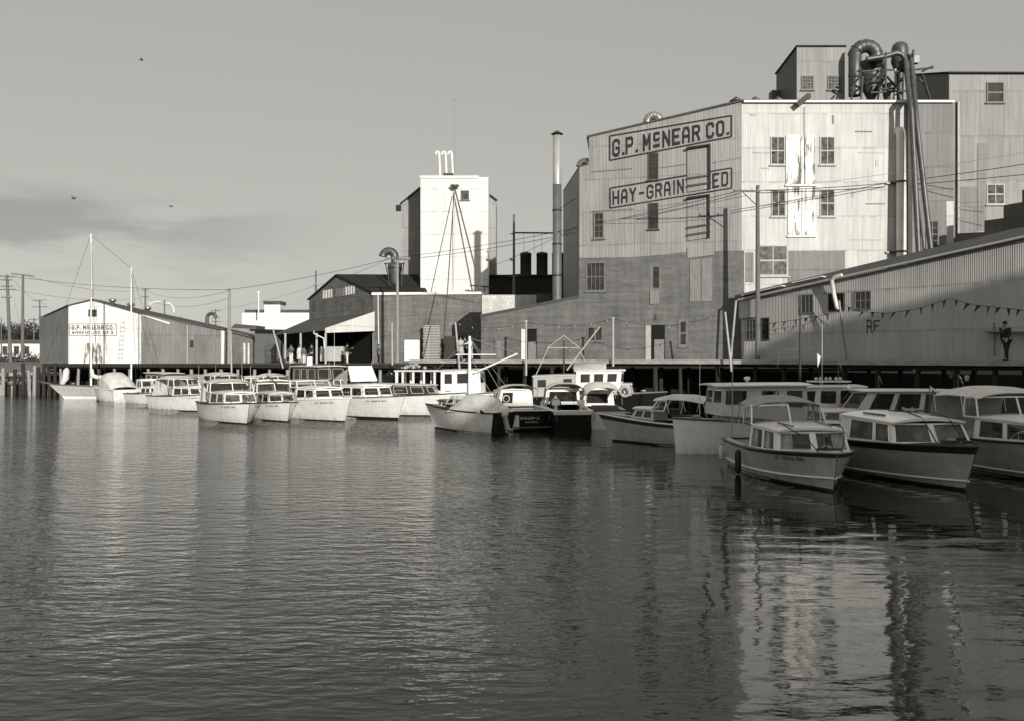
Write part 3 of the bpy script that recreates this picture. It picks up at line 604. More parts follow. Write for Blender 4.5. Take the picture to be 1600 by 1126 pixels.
m = MB(); m.box(S(1429, 94), (.55, .5, .55)); m.build('motor_box', 'steel_d', cy)
# ================================================================ tall panel building at right
TB = PL(1483, 20.6, 1700, 20.6); tb = building('elevator_building', 'tall pale panelled elevator building at the right edge with two small windows', 'building', [lift(TB.pt(1560, 0), ZR)])
a = TB.pt(1483, 116); b = TB.pt(1900, 117); c = b+Vector((0, 12, 0)); d = P(1431, 118, 18.6)
m = MB(); ring = [a, b, c, d]; m.prism([lift(p, zb) for p in ring], ring, 0, [0, 1, 1, 1]); m.build('wall', ['corr_panel', 'corr_shade'], tb)
m = MB(); o_ = [a+Vector((-.15, -.2, 0)), b+Vector((.2, -.2, 0)), c, d+Vector((-.2, 0, 0))]; m.prism([p+Vector((0, 0, .01)) for p in o_], [p+Vector((0, 0, .13)) for p in o_]); m.build('roof', 'roof', tb)
window(tb, TB, 1541, 129, 1568, 161, 1, 2, 'frame', 'pane', .08, .07, .02); window(tb, TB, 1541, 288, 1569, 320, 2, 2, 'frame_w', 'pane_g', .08, .06, .02)
m = MB(); TB.slab(m, [(1527, 360), (1541, 360), (1541, 224), (1527, 224)], .04, 0); TB.slab(m, [(1495, 380), (1526, 380), (1526, 292), (1495, 292)], .04, 0); m.build('dull_panel', 'corr_mid', tb)
m = MB(); TB.slab(m, [(1494, 440), (1497, 440), (1497, 160), (1494, 160)], .25, .0); m.build('downpipe', 'steel_d', tb)
# stepped firewall, its shade put into a near-black brick colour
SW = PL(1495, 22.6, 1700, 24.5); sw = building('stepped_wall', 'shade-painted brick wall with a stepped top rising behind the corrugated shed', 'wall', [lift(SW.pt(1560, 0), ZR)])
m = MB(); SW.slab(m, [(1490, 450), (1760, 450), (1760, 262), (1632, 270), (1632, 292), (1597, 297), (1597, 316), (1568, 321), (1568, 341), (1538, 345), (1538, 363), (1495, 365), (1490, 375)], 0, -.5); m.build('brick_wall', 'brick_shade', sw)
# ================================================================ corrugated shed on the right
SH = PL(1159, 21.9, 1600, 28.6); sh = building('corrugated_shed', 'long grey corrugated shed with a rising eave line on the wharf at the right', 'shed', [lift(SH.pt(1380, 0), ZR)])
m = MB(); e0, e1 = (1157, 470), (1790, 331)
SH.slab(m, [(1159, 563), (1790, 563), e1, e0], 0, -.12); m.build('wall', 'corr_shed', sh)
a, b = SH.pt(*e0, .35), SH.pt(*e1, .35); bk = Vector((-.55, 2.6, 0)); 
m = MB(); q = [a, b, b+Vector((-2.2, 7.5, .1)), a+Vector((.1, 1.2, .35))]; m.prism([p+Vector((0, 0, .0)) for p in q], [p+Vector((0, 0, .1)) for p in q]); m.build('roof', 'roof_m', sh)
m = MB(); m.tube([SH.pt(1159, 469.5, .42), SH.pt(1790, 330.5, .42)], .075, 8); m.build('gutter', 'lightg', sh)
m = MB(); m.bar(SH.pt(1165, 465, .2)+Vector((0, 0, .14)), SH.pt(1227, 450.5, .2)+Vector((0, 0, .14)), .5, .06); m.bar(SH.pt(1243, 446, .2)+Vector((0, 0, .14)), SH.pt(1290, 436, .2)+Vector((0, 0, .14)), .5, .06); m.build('roof_flashing', 'roof_w', sh)
m = MB(); SH.slab(m, [(1158, 498), (1183, 496), (1183, 463), (1158, 469)], .25, .0); m.build('side_canopy', 'corr_shed', sh)
for a_ in ((1252, 461, 1272, 491, 3, 1), (1336, 456, 1362, 485, 3, 2), (1166, 499, 1182, 532, 3, 2)): window(sh, SH, *a_[:6], 'frame', 'pane', .07, .04, .02, False)
window(sh, SH, 1190, 497, 1203, 532, 1, 1, 'frame_d', 'dark', .08, .05, .02, False, 'door'); window(sh, SH, 1295, 459, 1320, 487, 2, 1, 'frame_d', 'dark', .07, .04, .02, False)
m = MB(); m.tube([SH.pt(1322, 431, .45), SH.pt(1311, 434, .5), SH.pt(1306, 439, .45), SH.pt(1307, 460, .3), SH.pt(1312, 484, .25)], .13, 10); m.build('downspout', 'pipe', sh)
m = MB(); fnR = quadfn(SH, [(1355, 521), (1364, 521), (1363, 500), (1355, 500)], .05); lettering(m, 'R', fnR, .7, 6); lettering(m, 'F', quadfn(SH, [(1366, 518), (1376, 517), (1376, 500), (1366, 501)], .05), .7, 6); m.build('graffiti', 'sign', sh)
m = MB(); a, b = SH.pt(1543, 518.5, .25), SH.pt(1690, 520, .25); m.bar(a, b, .5, .07); m.build('shelf', 'board', sh)
m = MB(); m.tube([SH.pt(1556, 556, .2), SH.pt(1556, 505, .2)], .05, 6); m.build('standpipe', 'board', sh)
m = MB(); m.tube([SH.pt(1149, 560, .5), SH.pt(1157, 470, .5)], .08, 6); m.build('corner_pipe', 'lightg', sh)
# ================================================================ stack pipe
st = root('stack_pipe', P(871, 470, 19.6), 'tall pale stack pipe with a conical rain cap beside the mill', 'stack')
q = P(870.5, 0, 19.6); zt = P(0, 212, 19.6).z; zb2 = P(0, 470, 19.6).z
m = MB(); m.lathe(Vector((q.x, q.y, 0)), [(.34, zb2+9.2), (.34, zb2+9.3), (.33, zt), (.26, zt), (.26, zt-.3)], 20); m.build('upper_flue', 'pipe_g', st); m = MB(); m.lathe(Vector((q.x, q.y, 0)), [(.37, zb2-.3), (.37, zb2+4.5), (.35, zb2+4.55), (.35, zb2+9.25), (.3, zb2+9.25)], 20); m.build('lower_flue', 'steel_dk', st)  # lower flue section in a darker metal than the upper one
m = MB(); m.lathe(Vector((q.x, q.y, 0)), [(.0, zt+.12), (.5, zt+.1), (.03, zt+.4), (0, zt+.4)], 18); m.build('rain_cap', 'iron', st)
m = MB()
for k in range(4): an = k*math.pi/2+.6; m.bar((q.x+.3*math.cos(an), q.y+.3*math.sin(an), zt-.1), (q.x+.3*math.cos(an), q.y+.3*math.sin(an), zt+.14), .04)
for z_ in (zb2+4.5, zb2+7.2, zb2+2): m.lathe(Vector((q.x, q.y, z_)), [(.34, -.05), (.4, -.05), (.4, .05), (.34, .05)], 18)
m.tube([(q.x, q.y, zb2+7.2), (q.x+1.9, q.y-1.5, zb2+8.2)], .025, 5); m.build('bracket', 'iron', st)
# ================================================================ brick warehouse, its gable, canopy
BW = PL(583, 15.8, 760, 15.8); bwr = building('brick_warehouse', 'long brick warehouse with a pale roof edge, stacked pallets before it', 'warehouse', [lift(BW.pt(670, 0), ZL)])
m = MB(); BW.slab(m, [(583, 567), (765, 567), (765, 460), (583, 460)], 0, -.4); m.build('wall', 'brick_mid', bwr)
m = MB(); BW.slab(m, [(583.2, 530), (600, 535), (607, 505), (596, 470), (600, 462), (583.2, 462)], .02, -.02); m.build('stained_brick', 'brick_stain', bwr)
m = MB(); BW.slab(m, [(581, 461.5), (763, 460), (763, 456.3), (581, 457.5)], .16, -.5); m.build('roof_edge', 'trim', bwr)
m = MB(); a, b = BW.pt(583, 457.5, -.3), BW.pt(765, 457.5, -.3); m.prism([p+Vector((0, 0, -.1)) for p in (a, b, b+Vector((0, 9, 0)), a+Vector((0, 2, 0)))], [a, b, b+Vector((0, 9, .15)), a+Vector((0, 2, .15))]); m.build('flat_roof', 'roof', bwr)
m = MB(); BW.slab(m, [(632, 563.5), (656, 563.5), (656, 531), (632, 531)], .1, 0); o = m.build('notice_board', 'white', bwr); m = MB(); BW.slab(m, [(631, 531), (657, 531), (657, 530), (631, 530)], .13, 0); BW.slab(m, [(656.1, 563.5), (657.6, 563.5), (657.6, 531), (656.1, 531)], .13, 0); m.build('frame', 'black', o)
m = MB(); m.tube([BW.pt(591, 461, .2), BW.pt(592, 538, .2)], .06, 7); m.build('downpipe', 'pipe', bwr)
# gable wall
GA = PL(483, 14.2, 583, 15.8); gb = bwr
m = MB(); GA.slab(m, [(483, 567), (583, 567), (583, 459), (527, 432), (483, 470)], 0, -.3); m.build('gable_wall', 'brick_gable', gb)
for x0, x1 in ((505, 507), (509, 511), (513, 515), (517, 519), (540, 542), (544, 546), (548, 550), (552, 554)):
    dy = (x0-505)*-.16; m = MB(); GA.slab(m, [(x0, 467.5+dy), (x1, 467+dy), (x1, 454+dy), (x0, 454.5+dy)], .06, 0); m.build('louvre_window', 'trim', gb)
m = MB(); GA.slab(m, [(525, 465), (538, 463), (538, 450), (525, 452)], .08, 0); m.build('gable_door', 'board', gb)
g1 = GA.pt(583, 458, .2); g2 = GA.pt(527, 431, .2); g3 = GA.pt(482, 470, .2); r1 = P(652, 431.5, 14.6); r0 = P(668, 458.0, 15.6); r3 = P(600, 452, 12.9)
m = MB(); m.prism([g1, r0, r1, g2], [p+Vector((0, -.05, .14)) for p in (g1, r0, r1, g2)]); m.prism([g2, r1, r3, g3], [p+Vector((0, 0, .14)) for p in (g2, r1, r3, g3)]); m.build('gable_roof', 'roof_d', gb)
# canopy
cn = building('loading_canopy', 'open loading shed with a sloping dark roof and white end board, people beneath', 'canopy', [lift(P(500, 0, 16.3), ZL)])
c1_, c2_ = GA.pt(582, 489, .05), GA.pt(484, 499, .05); c3, c4 = P(506, 515, 17.0), P(430, 522, 15.6)
m = MB(); q = [c1_, c3, c4, c2_]; m.prism([p-Vector((0, 0, .12)) for p in q], q); m.build('roof', 'roof_m', cn)
m = MB(); CE = PL(508, 17.0, 583.5, 15.85)
CE.slab(m, [(508, 520.5), (583.5, 517.5), (583.5, 487.5), (508, 513)], .14, .0); m.build('end_board', 'corr_wwhite', cn)
for px, s_ in ((509, 17.0), (583.5, 15.9), (495, 16.9), (470, 16.4), (446, 16.0)):
    m = MB(); p = P(px, 0, s_); m.bar((p.x, p.y, ZL), (p.x, p.y, P(0, 521, s_).z), .17, .17); m.build('post', 'lightg' if px < 520 else 'board', cn)
m = MB(); m.tube([P(491, 517, 17.1), P(490, 521, 17.1), P(506, 529, 17.1), P(507, 545, 17.1)], .06, 7); m.build('downpipe', 'pipe', cn)
m = MB(); a, b = GA.pt(484, 567, .35), GA.pt(582, 567, .35); GA.slab(m, [(484, 567), (582, 567), (582, 515), (484, 520)], .06, .01); m.build('interior_shade_sheet', 'dark', cn)  # near-black sheet paints the shade under the canopy
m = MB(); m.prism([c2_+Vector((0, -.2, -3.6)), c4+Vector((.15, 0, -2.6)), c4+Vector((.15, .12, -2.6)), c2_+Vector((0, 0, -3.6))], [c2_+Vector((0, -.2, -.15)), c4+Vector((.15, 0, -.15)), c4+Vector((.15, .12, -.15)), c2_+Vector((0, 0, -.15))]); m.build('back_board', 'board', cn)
m = MB(); p = P(520, 0, 16.6); m.box((p.x, p.y, ZL+.95), (2.2, .9, 1.3)); o = m.build('crate', 'lightg'); 
o['label'] = 'large pale panelled box standing under the canopy end board'; o['category'] = 'crate'
o = None
m = MB(); p = P(538, 0, 16.7); m.lathe((p.x, p.y, ZL+.1), [(0, 0), (.25, 0), (.29, .7), (.27, .7), (.24, .06), (0, .06)], 14); tag(m.build('trash_bin', 'iron'), 'dark round bin beside the pale box under the canopy', 'bin')
# building strip between warehouse and canopy
lw = building('low_store', 'low grey boarded store between the white warehouse and the open canopy', 'store', [lift(P(420, 0, 14.6), ZL)]); LW = PL(398, 14.3, 446, 14.9)
m = MB(); LW.slab(m, [(398, 567), (446, 567), (446, 518), (398, 517)], 0, -4); m.build('wall', 'board', lw); m = MB(); LW.slab(m, [(395, 518), (448, 519), (448, 515.5), (395, 514.5)], .4, -4.3); m.build('roof', 'roof', lw)
m = MB(); LW.slab(m, [(414, 566), (432, 566), (432, 537), (414, 537)], .06, 0); m.build('door', 'brick_mid', lw)
# ================================================================ white tower
TW = PL(657, 15.4, 763, 15.4); tw = building('grain_tower', 'tall whitewashed square grain tower with three bent pipes on its roof', 'tower', [lift(TW.pt(710, 0), ZL)])
def boxring(pl, x0, x1, y0, dep, taper=0): a, b = pl.pt(x0, y0), pl.pt(x1, y0); return [a, b, b+Vector((0, dep, taper)), a+Vector((0, dep, taper))]
ring = boxring(TW, 657, 763, 277, 7); m = MB(); m.prism([lift(p, 2.8) for p in ring], ring, 0, [0, 0, 1, 1]); m.build('wall', ['tower', 'corr_shade'], tw)
m = MB(); TW.slab(m, [(656, 279), (748, 279), (748, 275), (656, 275)], .1, -7.1); m.build('roof_edge', 'trim', tw)
WG = PL(626, 14.6, 776, 14.6); m = MB(); a, b, c_ = WG.pt(627, 317), WG.pt(775, 313), None; apex = [WG.pt(656, 292), WG.pt(752, 288)]
base_r = [WG.pt(627, 500), WG.pt(775, 500), WG.pt(775, 313), WG.pt(752, 296), WG.pt(656, 294), WG.pt(627, 317)]
m.prism(base_r, [p+Vector((0, 7, 0)) for p in base_r]); m.build('side_wing', 'tower_side', tw)
m = MB(); m.bar(WG.pt(625, 320, .1), WG.pt(657, 293, .1), .3, .14); m.bar(WG.pt(752, 295, .1), WG.pt(777, 314, .1), .3, .14); m.box(WG.pt(623, 326, .2), (.5, .5, .6)); m.build('wing_eave', 'roof', tw)
window(tw, TW, 720, 298, 733, 313, 1, 1, 'frame', 'pane_g', .08, .05, .02)
for px, y0 in ((686.5, 237), (696.5, 237), (706.5, 237)):
    m = MB(); p = TW.pt(px, 277, -1.2); h_ = P(0, y0, 15.2).z-.25; dx = .0
    m.tube([p, Vector((p.x-.12, p.y, h_))]+[Vector((p.x-.12-.18*(1-math.cos(x)), p.y, h_+.22*math.sin(x))) for x in (R(45), R(90), R(135), R(180))]+[Vector((p.x-.48, p.y, h_-.1))], .14, 10); m.build('bent_vent_pipe', 'pipe', tw)
m = MB(); m.tube([TW.pt(709, 277, -1.5), TW.pt(708, 150, -1.5)], [.02, .01], 5); m.lathe(TW.pt(708, 150, -1.5), [(0, -.1), (.09, 0), (0, .1)], 8); m.build('antenna', 'wire_l', tw)
m = MB(); m.box(TW.pt(700, 273, -.8), (1.0, .8, .45)); m.build('roof_hatch', 'iron', tw)
m = MB(); m.lathe(TW.pt(711, 293, .5), [(0, -.25), (.22, -.2), (.5, .1), (.42, .14), (0, .14)], 12); m.build('spout_head', 'steel_d', tw)
for pth, r_, mt in (([(711, 297, .5), (709, 453, .5)], .03, 'lightg'), ([(712, 300, .6), (752, 455, 2.2), (757, 480, 2.4)], .075, 'steel_d')):
    m = MB(); m.tube([TW.pt(x, y, o) for x, y, o in pth], r_, 8); m.build('spout_pipe', mt, tw)
m = MB(); m.tube([TW.pt(710, 304, .6), P(701, 430, 16.6), P(693, 536, 17.5)], .05, 7); m.build('spout_pipe', 'steel_d', tw)
m = MB(); m.bar(TW.pt(735, 448, 1.5), TW.pt(772, 451, 1.5), .12, .12); m.bar(TW.pt(757, 449, 1.5), TW.pt(761, 485, 1.5), .1, .1); m.build('spout_bracket', 'iron', tw)
# white parapet building and dark tank house behind the wing
PB = PL(753, 17.6, 868, 17.6); pb_ = building('parapet_store', 'flat store with a speckled whitewashed wall behind the low brick wing', 'store', [lift(PB.pt(800, 0), ZR)])
m = MB(); PB.slab(m, [(753, 560), (838, 560), (838, 461), (753, 461)], 0, -5, 0); m.build('wall', 'stucco', pb_); m = MB(); PB.slab(m, [(838, 560), (872, 560), (872, 459), (838, 459)], .02, -5); m.build('brick_end', 'brick_stain', pb_)
DK = PL(763, 14.9, 872, 14.9); dk = building('tank_house', 'black roofed tank house behind the speckled wall carrying domed tanks', 'tank house', [lift(DK.pt(815, 0), ZR)])
m = MB(); DK.slab(m, [(764, 520), (905, 520), (905, 430), (764, 431)], 0, -6); m.build('wall', 'roof', dk); m = MB(); DK.slab(m, [(762, 432.5), (905, 431.5), (905, 429.3), (762, 430)], .25, -6.2); m.build('roof', 'roof', dk)
for px, w_ in ((822, .60), (848, .60), (873, .62)):
    m = MB(); p = DK.pt(px, 0, -2); z1 = P(0, 394, 14.6).z; m.lathe(Vector((p.x, p.y, 0)), [(w_, DK.pt(px, 432).z), (w_, z1-.35), (w_*1.08, z1-.33), (w_*.95, z1-.1), (w_*.4, z1), (0, z1)], 16); o = m.build('domed_tank', 'iron', dk)
# curved duct on the gable roof
m = MB(); t = root('gooseneck_vent', P(612, 440, 15.2), 'big dark gooseneck vent rising from the gable roof beside the tower', 'vent')
c = P(607.5, 402, 15.2); rr = .62; pth_ = [P(617, 448, 15.2), P(617, 402, 15.2)]+arc(c, rr, 0, math.pi*.98, 12, (1, 0, 0), (0, 0, 1))[1:]; m.tube(pth_, [.4]*2+[.4]*11+[.44], 16); m.rings(pth_, .4); m.build('duct', 'steel_d', t)
m = MB(); m.lathe(P(617, 430, 15.2), [(.45, -.9), (.75, .6), (.75, 1.2), (.4, 1.3)], 16); m.build('hopper', 'steel_d', t)
for a, b in (((602, 412), (610, 448)), ((631, 410), (627, 448)), ((600, 412), (632, 412))): m = MB(); m.bar(P(*a, 15.5), P(*b, 15.5), .1, .1); m.build('strut', 'iron', t)
# ================================================================ white warehouse at left
W1 = PL(107, 15.2, 220, 15.2); W0 = PL(62, 14.0, 107, 15.2); W2 = PL(220, 15.2, 350, 14.3); W3 = PL(350, 14.3, 410, 13.9)
ws = building('gabled_warehouse', 'low white fronted warehouse with a painted sign and long grey side at the left', 'warehouse', [lift(W1.pt(165, 0), ZL)])
zw = ZL-.1
m = MB(); W1.slab(m, [(107, 568), (220, 568), (220, 491.5), (143, 470.5), (107, 479)], 0, -.3); m.build('front_wall', 'corr_wwhite', ws)
m = MB(); W0.slab(m, [(62, 568), (106.8, 568), (106.8, 479), (62, 498.5)], 0, -.3); m.build('left_wall', 'corr_ware', ws)
m = MB(); W2.slab(m, [(220.2, 568), (350, 568), (350, 516.5), (220.2, 492)], 0, -.3); m.build('side_wall', 'corr_ware', ws)
m = MB(); W3.slab(m, [(350, 567.5), (408, 567), (408, 530), (350, 517)], -.2, -.5); m.build('rear_wall', 'brick_mid', ws)
m = MB(); pk = W1.pt(143, 469.5, .15); q = [pk, W1.pt(221, 491.5, .15), W2.pt(350, 517, .3), W3.pt(408, 530.5, .3), P(404, 526, 12.6), P(340, 510.5, 12.4), P(250, 491, 12.6), P(150, 469.8, 13.6)]
m.prism([p for p in q], [p+Vector((0, 0, .12)) for p in q]); q2 = [pk, P(150, 469.8, 13.6), W0.pt(62, 498, .1), W0.pt(107, 478.3, .15)]; m.prism([p for p in reversed(q2)], [p+Vector((0, 0, .1)) for p in reversed(q2)]); m.build('roof', 'roof_m', ws)
m = MB(); W1.slab(m, [(107, 499.5), (220, 500.5), (220, 499.6), (107, 498.6)], .03, 0); W1.slab(m, [(219, 492.5), (221, 493), (221, 568), (219, 568)], .08, 0); m.build('trim_board', 'trim', ws)
m = MB(); W2.slab(m, [(345, 568), (352, 568), (352, 517), (345, 516)], .12, 0); m.build('white_corner', 'trim', ws)
window(ws, W1, 138.5, 484, 151.5, 495, 2, 2, 'frame_d', 'pane', .08, .05, .02, False)
m = MB(); cs = [(108.5, 524.5), (182, 524.5), (182, 506.5), (108.5, 506.5)]; border(m, W1, cs, .05, .02)
lettering(m, 'G.P. McNEAR CO.', quadfn(W1, [(112, 515.8), (178, 515.8), (178, 508.5), (112, 508.5)], .03), 1.35, 6, 1.9, 3.2); lettering(m, 'WAREHOUSE No 9', quadfn(W1, [(113, 522.5), (177, 522.5), (177, 517.5), (113, 517.5)], .03), 1.2, 5, 1.9, 3); m.build('painted_sign', 'sign', ws)
m = MB(); W1.slab(m, [(131, 568), (160, 568), (160, 536), (131, 536)], .05, 0); m.build('door', 'peel', ws)
m = MB(); W2.slab(m, [(222.5, 568), (245, 568), (245, 533.5), (222.5, 534)], .06, 0); m.build('sliding_door', 'corr_mid', ws); m = MB(); W2.slab(m, [(325, 568), (344.5, 568), (344.5, 530.5), (325, 530.5)], .06, 0); m.build('sliding_door', 'board', ws)
m = MB(); W2.slab(m, [(297, 543), (302, 543), (302, 532), (297, 532)], .07, 0); m.build('hatch', 'iron', ws); m = MB(); W2.slab(m, [(291.5, 568), (293, 568), (293, 509), (291.5, 508.5)], .07, 0); m.build('post', 'lightg', ws)
for x in (381, 387.5, 398): m = MB(); W3.slab(m, [(x, 567), (x+2.2, 567), (x+2.2, 536), (x, 536)], .0, -.22); m.build('white_post', 'trim', ws)
m = MB(); W2.slab(m, [(222, 493.5), (264, 507.5), (264, 504.5), (222, 492)], .2, 0); m.build('fascia_board', 'trim', ws)
for px, py, s_ in ((176, 473.5, 14.2), (204.5, 480, 14.0), (231, 485.5, 13.4)):
    m = MB(); p = P(px, py, s_); m.lathe(p, [(.2, -.5), (.2, .1), (.38, .12), (.38, .45), (.22, .47), (0, .5)], 14); m.build('roof_ventilator', 'steel', ws)
m = MB(); m.tube([P(236, 478, 13.2), P(234, 474, 13.2), P(243, 472, 13.2), P(252, 472, 13.2)], .12, 8); m.tube([P(258, 474, 13.2), P(266, 475, 13.2), P(271, 481, 13.2), P(272, 489, 13.2)], .12, 8); m.build('roof_pipe', 'pipe', ws)
c = P(330.5, 497, 13.6); m = MB(); m.tube([P(323.5, 512, 13.6), lift(P(323.5, 0, 13.6), c.z)]+arc(c, .5, math.pi, 0, 12, (1, 0, 0), (0, 0, 1))[1:], [.2]*2+[.2]*12, 12); m.build('gooseneck_duct', 'steel_d', ws)
m = MB(); m.bar(P(257, 492, 13.4), P(257, 469, 13.4), .12, .12); m.bar(P(283, 502, 13.4), P(283, 495, 13.4), .1, .1); m.build('roof_post', 'pole', ws)
# ladder on the front
m = MB(); m.bar(W1.pt(186, 566, .2), W1.pt(190, 498, .12), .03, .03); m.bar(W1.pt(192, 566, .2), W1.pt(196, 498, .12), .03, .03)
for k in range(9): y = 560-k*7; f_ = (566-y)/68*4; m.bar(W1.pt(186+f_, y, .17), W1.pt(192+f_, y, .17), .035, .035)
m.build('wall_ladder', 'lightg', ws)
# far buildings
fb = building('far_white_building', 'distant white flat roofed building with a small roof house behind the wharf', 'building', [lift(P(430, 0, 11), 2.6)]); FB = PL(378, 11, 484, 11)
m = MB(); FB.slab(m, [(378, 565), (486, 565), (486, 489), (378, 489)], 0, -8); m.build('wall', 'far_white', fb); m = MB(); FB.slab(m, [(381, 490), (486, 490), (486, 484), (381, 484)], -.4, -7.8); m.build('roof', 'roof_m', fb)
m = MB(); FB.slab(m, [(412, 489), (437, 489), (437, 475), (412, 475)], -.3, -3); o = m.build('roof_house', 'far_white', fb); m = MB(); FB.slab(m, [(411, 475.5), (438, 475.5), (438, 470.5), (411, 470.5)], -.1, -3.3); m.build('roof', 'roof_m', o)
m = MB(); m.tube([P(404, 489, 11.3), P(404, 455, 11.3)], .1, 7); m.bar(P(401, 457, 11.3), P(407, 457, 11.3), .08, .08); m.build('flagpole', 'white', fb)
f2 = building('far_shed', 'small far gabled shed just right of the leaning wharf pole', 'shed', [lift(P(380, 0, 11.8), 2.6)]); F2 = PL(362, 12, 400, 12)
m = MB(); F2.slab(m, [(362, 565), (400, 565), (400, 512), (366, 509), (362, 511)], 0, -4); m.build('wall', 'corr_panel', f2); m = MB(); F2.slab(m, [(361, 512.5), (401, 514), (401, 509), (367, 506.5)], .1, -4); m.build('roof', 'roof_m', f2)
f3 = building('far_cottage', 'distant pale low house below the dark trees at the far left', 'house', [lift(P(30, 0, 10), 2.6)]); F3 = PL(-80, 10, 66, 10)
m = MB(); F3.slab(m, [(-80, 565), (62, 565), (62, 535), (-80, 535)], 0, -6); m.build('wall', 'far_white', f3); m = MB(); F3.slab(m, [(-82, 536.5), (64, 536.5), (64, 531), (-82, 531)], .3, -6.3); m.build('roof', 'roof_m', f3)
for x in (4, 22, 38): window(f3, F3, x, 541, x+8, 554, 2, 1, 'frame', 'pane', .12, .05, .02, False)
# trees behind
def tree(px, s, hz_, wd, label):
    b = P(px, 0, s); b.z = 2.6; t = root('tree', b, label, 'tree', 'dark trees behind the far left bank'); m = MB()
    m.tube([b, b+Vector((.15, 0, hz_*.5)), b+Vector((0, 0, hz_*.85))], [.28, .2, .07], 7)
    for k in range(6): a = k*1.05+px; q = b+Vector((0, 0, hz_*(.4+.08*k))); m.tube([q, q+Vector((math.cos(a)*wd*.35, math.sin(a)*wd*.35, hz_*.18))], [.09, .03], 5)
    m.build('trunk', 'pole', t); m = MB(); cl_ = [(Vector((random.uniform(-.5, .5)*wd, random.uniform(-.5, .5)*wd, hz_*random.uniform(.38, .95))), random.uniform(.18, .32)*wd) for _ in range(15)]
    for c, r_ in cl_:
        for _ in range(150):
            d = Vector((random.gauss(0, 1), random.gauss(0, 1), random.gauss(0, 1))).normalized()*r_*random.uniform(.5, 1.05); p = b+c+d*1.0; u_ = Vector((random.gauss(0, 1), random.gauss(0, 1), random.gauss(0, 1))).normalized(); v_ = u_.orthogonal().normalized(); z = random.uniform(.1, .26)
            m.face([p-u_*z, p+v_*z*.6, p+u_*z, p-v_*z*.6])
    m.build('crown', 'foliage', t)
for i, (px, s_, h_, wd) in enumerate(((-38, 8.6, 6.4, 6), (-12, 8.2, 7.4, 7), (8, 8.5, 6.6, 6), (26, 8.0, 7.6, 7), (43, 8.4, 6.4, 6), (60, 8.1, 6.8, 6), (-60, 8.2, 7, 7))):
    tree(px, s_, h_, wd, ('dark tree', 'tall dark tree', 'low dark tree')[i % 3]+' in the row behind the far left bank, '+('second outside the frame', 'first outside the frame', 'beside the leftmost utility pole', 'above the pale low house', 'behind the single armed pole', 'touching the white warehouse corner', 'farthest outside the frame')[i])

for i, (px, s_, h_, wd) in enumerate(((8, 12.4, 1.5, 2.2), (30, 12.0, 1.8, 2.6), (52, 12.6, 1.4, 2.0))):
    b = P(px, 0, s_); b.z = 2.62; t = root('shrub', b, ('low dark shrub at the left edge before the pale low house', 'widest dark shrub before the pale low house', 'small dark shrub beside the corner of the white warehouse')[i], 'shrub'); m = MB(); m.tube([b, b+Vector((0, 0, h_*.6))], [.08, .03], 6); m.build('stem', 'pole', t); m = MB()
    for _ in range(900):
        d = Vector((random.gauss(0, .33)*wd, random.gauss(0, .3)*wd, abs(random.gauss(0, .42))*h_)); p = b+d; u_ = Vector((random.gauss(0, 1), random.gauss(0, 1), random.gauss(0, 1))).normalized(); v_ = u_.orthogonal().normalized(); z = random.uniform(.06, .15)
        m.face([p-u_*z, p+v_*z*.6, p+u_*z, p-v_*z*.6])
    m.build('crown', 'foliage', t)
# ================================================================ POLES, WIRES, BUNTING
def upole(px, y0, y1, s, label, arms=(), r=.13, lean=0, matn='pole', armw=1.2, name='utility_pole'):
    """arms: (py, half width px, dx)"""
    a, b = P(px, y1, s), P(px+lean, y0, s); t = root(name, a, label, 'pole'); m = MB(); m.tube([a, (a+b)/2, b], [r*1.15, r, r*.8], 9); m.build('shaft', matn, t)
    for (py, x0, x1, dy) in arms:
        m = MB(); p, q = P(x0, py, s)+Vector((0, -.14, 0)), P(x1, py+dy, s)+Vector((0, -.14, 0)); m.bar(p, q, .1, .12)
        c = m.build('crossarm', 'pole', t)
        m = MB()
        for k in (.06, .3, .7, .94): e = p.lerp(q, k); m.lathe(e+Vector((0, 0, .05)), [(.04, 0), (.06, .05), (.03, .16), (0, .17)], 7)
        m.build('insulator', 'lightg', c)
    return t
t = upole(1184, 290, 562, 22.6, 'tall round utility pole on the wharf edge before the mill corner', [(299, 1145, 1187, 1)], .16)
m = MB(); m.bar(P(1160, 300, 22.6), P(1183, 322, 22.6), .05); m.bar(P(1187, 298, 22.5), P(1300, 300, 21.7), .03); m.build('brace', 'iron', t)
upole(621, 402, 566, 17.0, 'utility pole with one long arm in front of the brick warehouse', [(405, 603, 642, 1)], .14, matn='pole_l')
upole(803, 335, 470, 16.6, 'pole with a long bracket arm beside the stack pipe', [(366, 797, 803, 0), (407, 797, 803, 0)], .12)
m = MB(); m.bar(P(803, 364, 16.6), P(868, 364.5, 16.6), .08, .14); m.build('cross_bar', 'iron', bpy.data.objects['utility_pole.002']); m = MB(); m.bar(P(796, 432, 16.4), P(820, 430, 16.4), .5, .25); m.build('bracket_arm', 'iron', bpy.data.objects['utility_pole.002'])
for x, y in ((832, 365), (848, 366), (860, 366)):
    m = MB(); m.tube([P(x-14, 366, 16.6), P(x-13, 398, 16.4)], .015, 4); m.build('hanging_wire', 'wire', bpy.data.objects['utility_pole.002'])
upole(357.5, 450, 568, 15.6, 'bare pole standing at the right end of the white warehouse', [(453, 354, 360, 0)], .15, 1, 'pole_l')
upole(18, 430, 600, 13.2, 'leftmost utility pole with five crossarms', [(432, 0, 24, 1), (438, 2, 20, 0), (448, 3, 21, 0), (453, 0, 26, 0), (465, 3, 19, 0)], .2, -7)
upole(35, 429, 562, 14.2, 'utility pole with a single tilted top arm beside the leftmost one', [(428, 19, 54, 4)], .15, 1, 'pole')
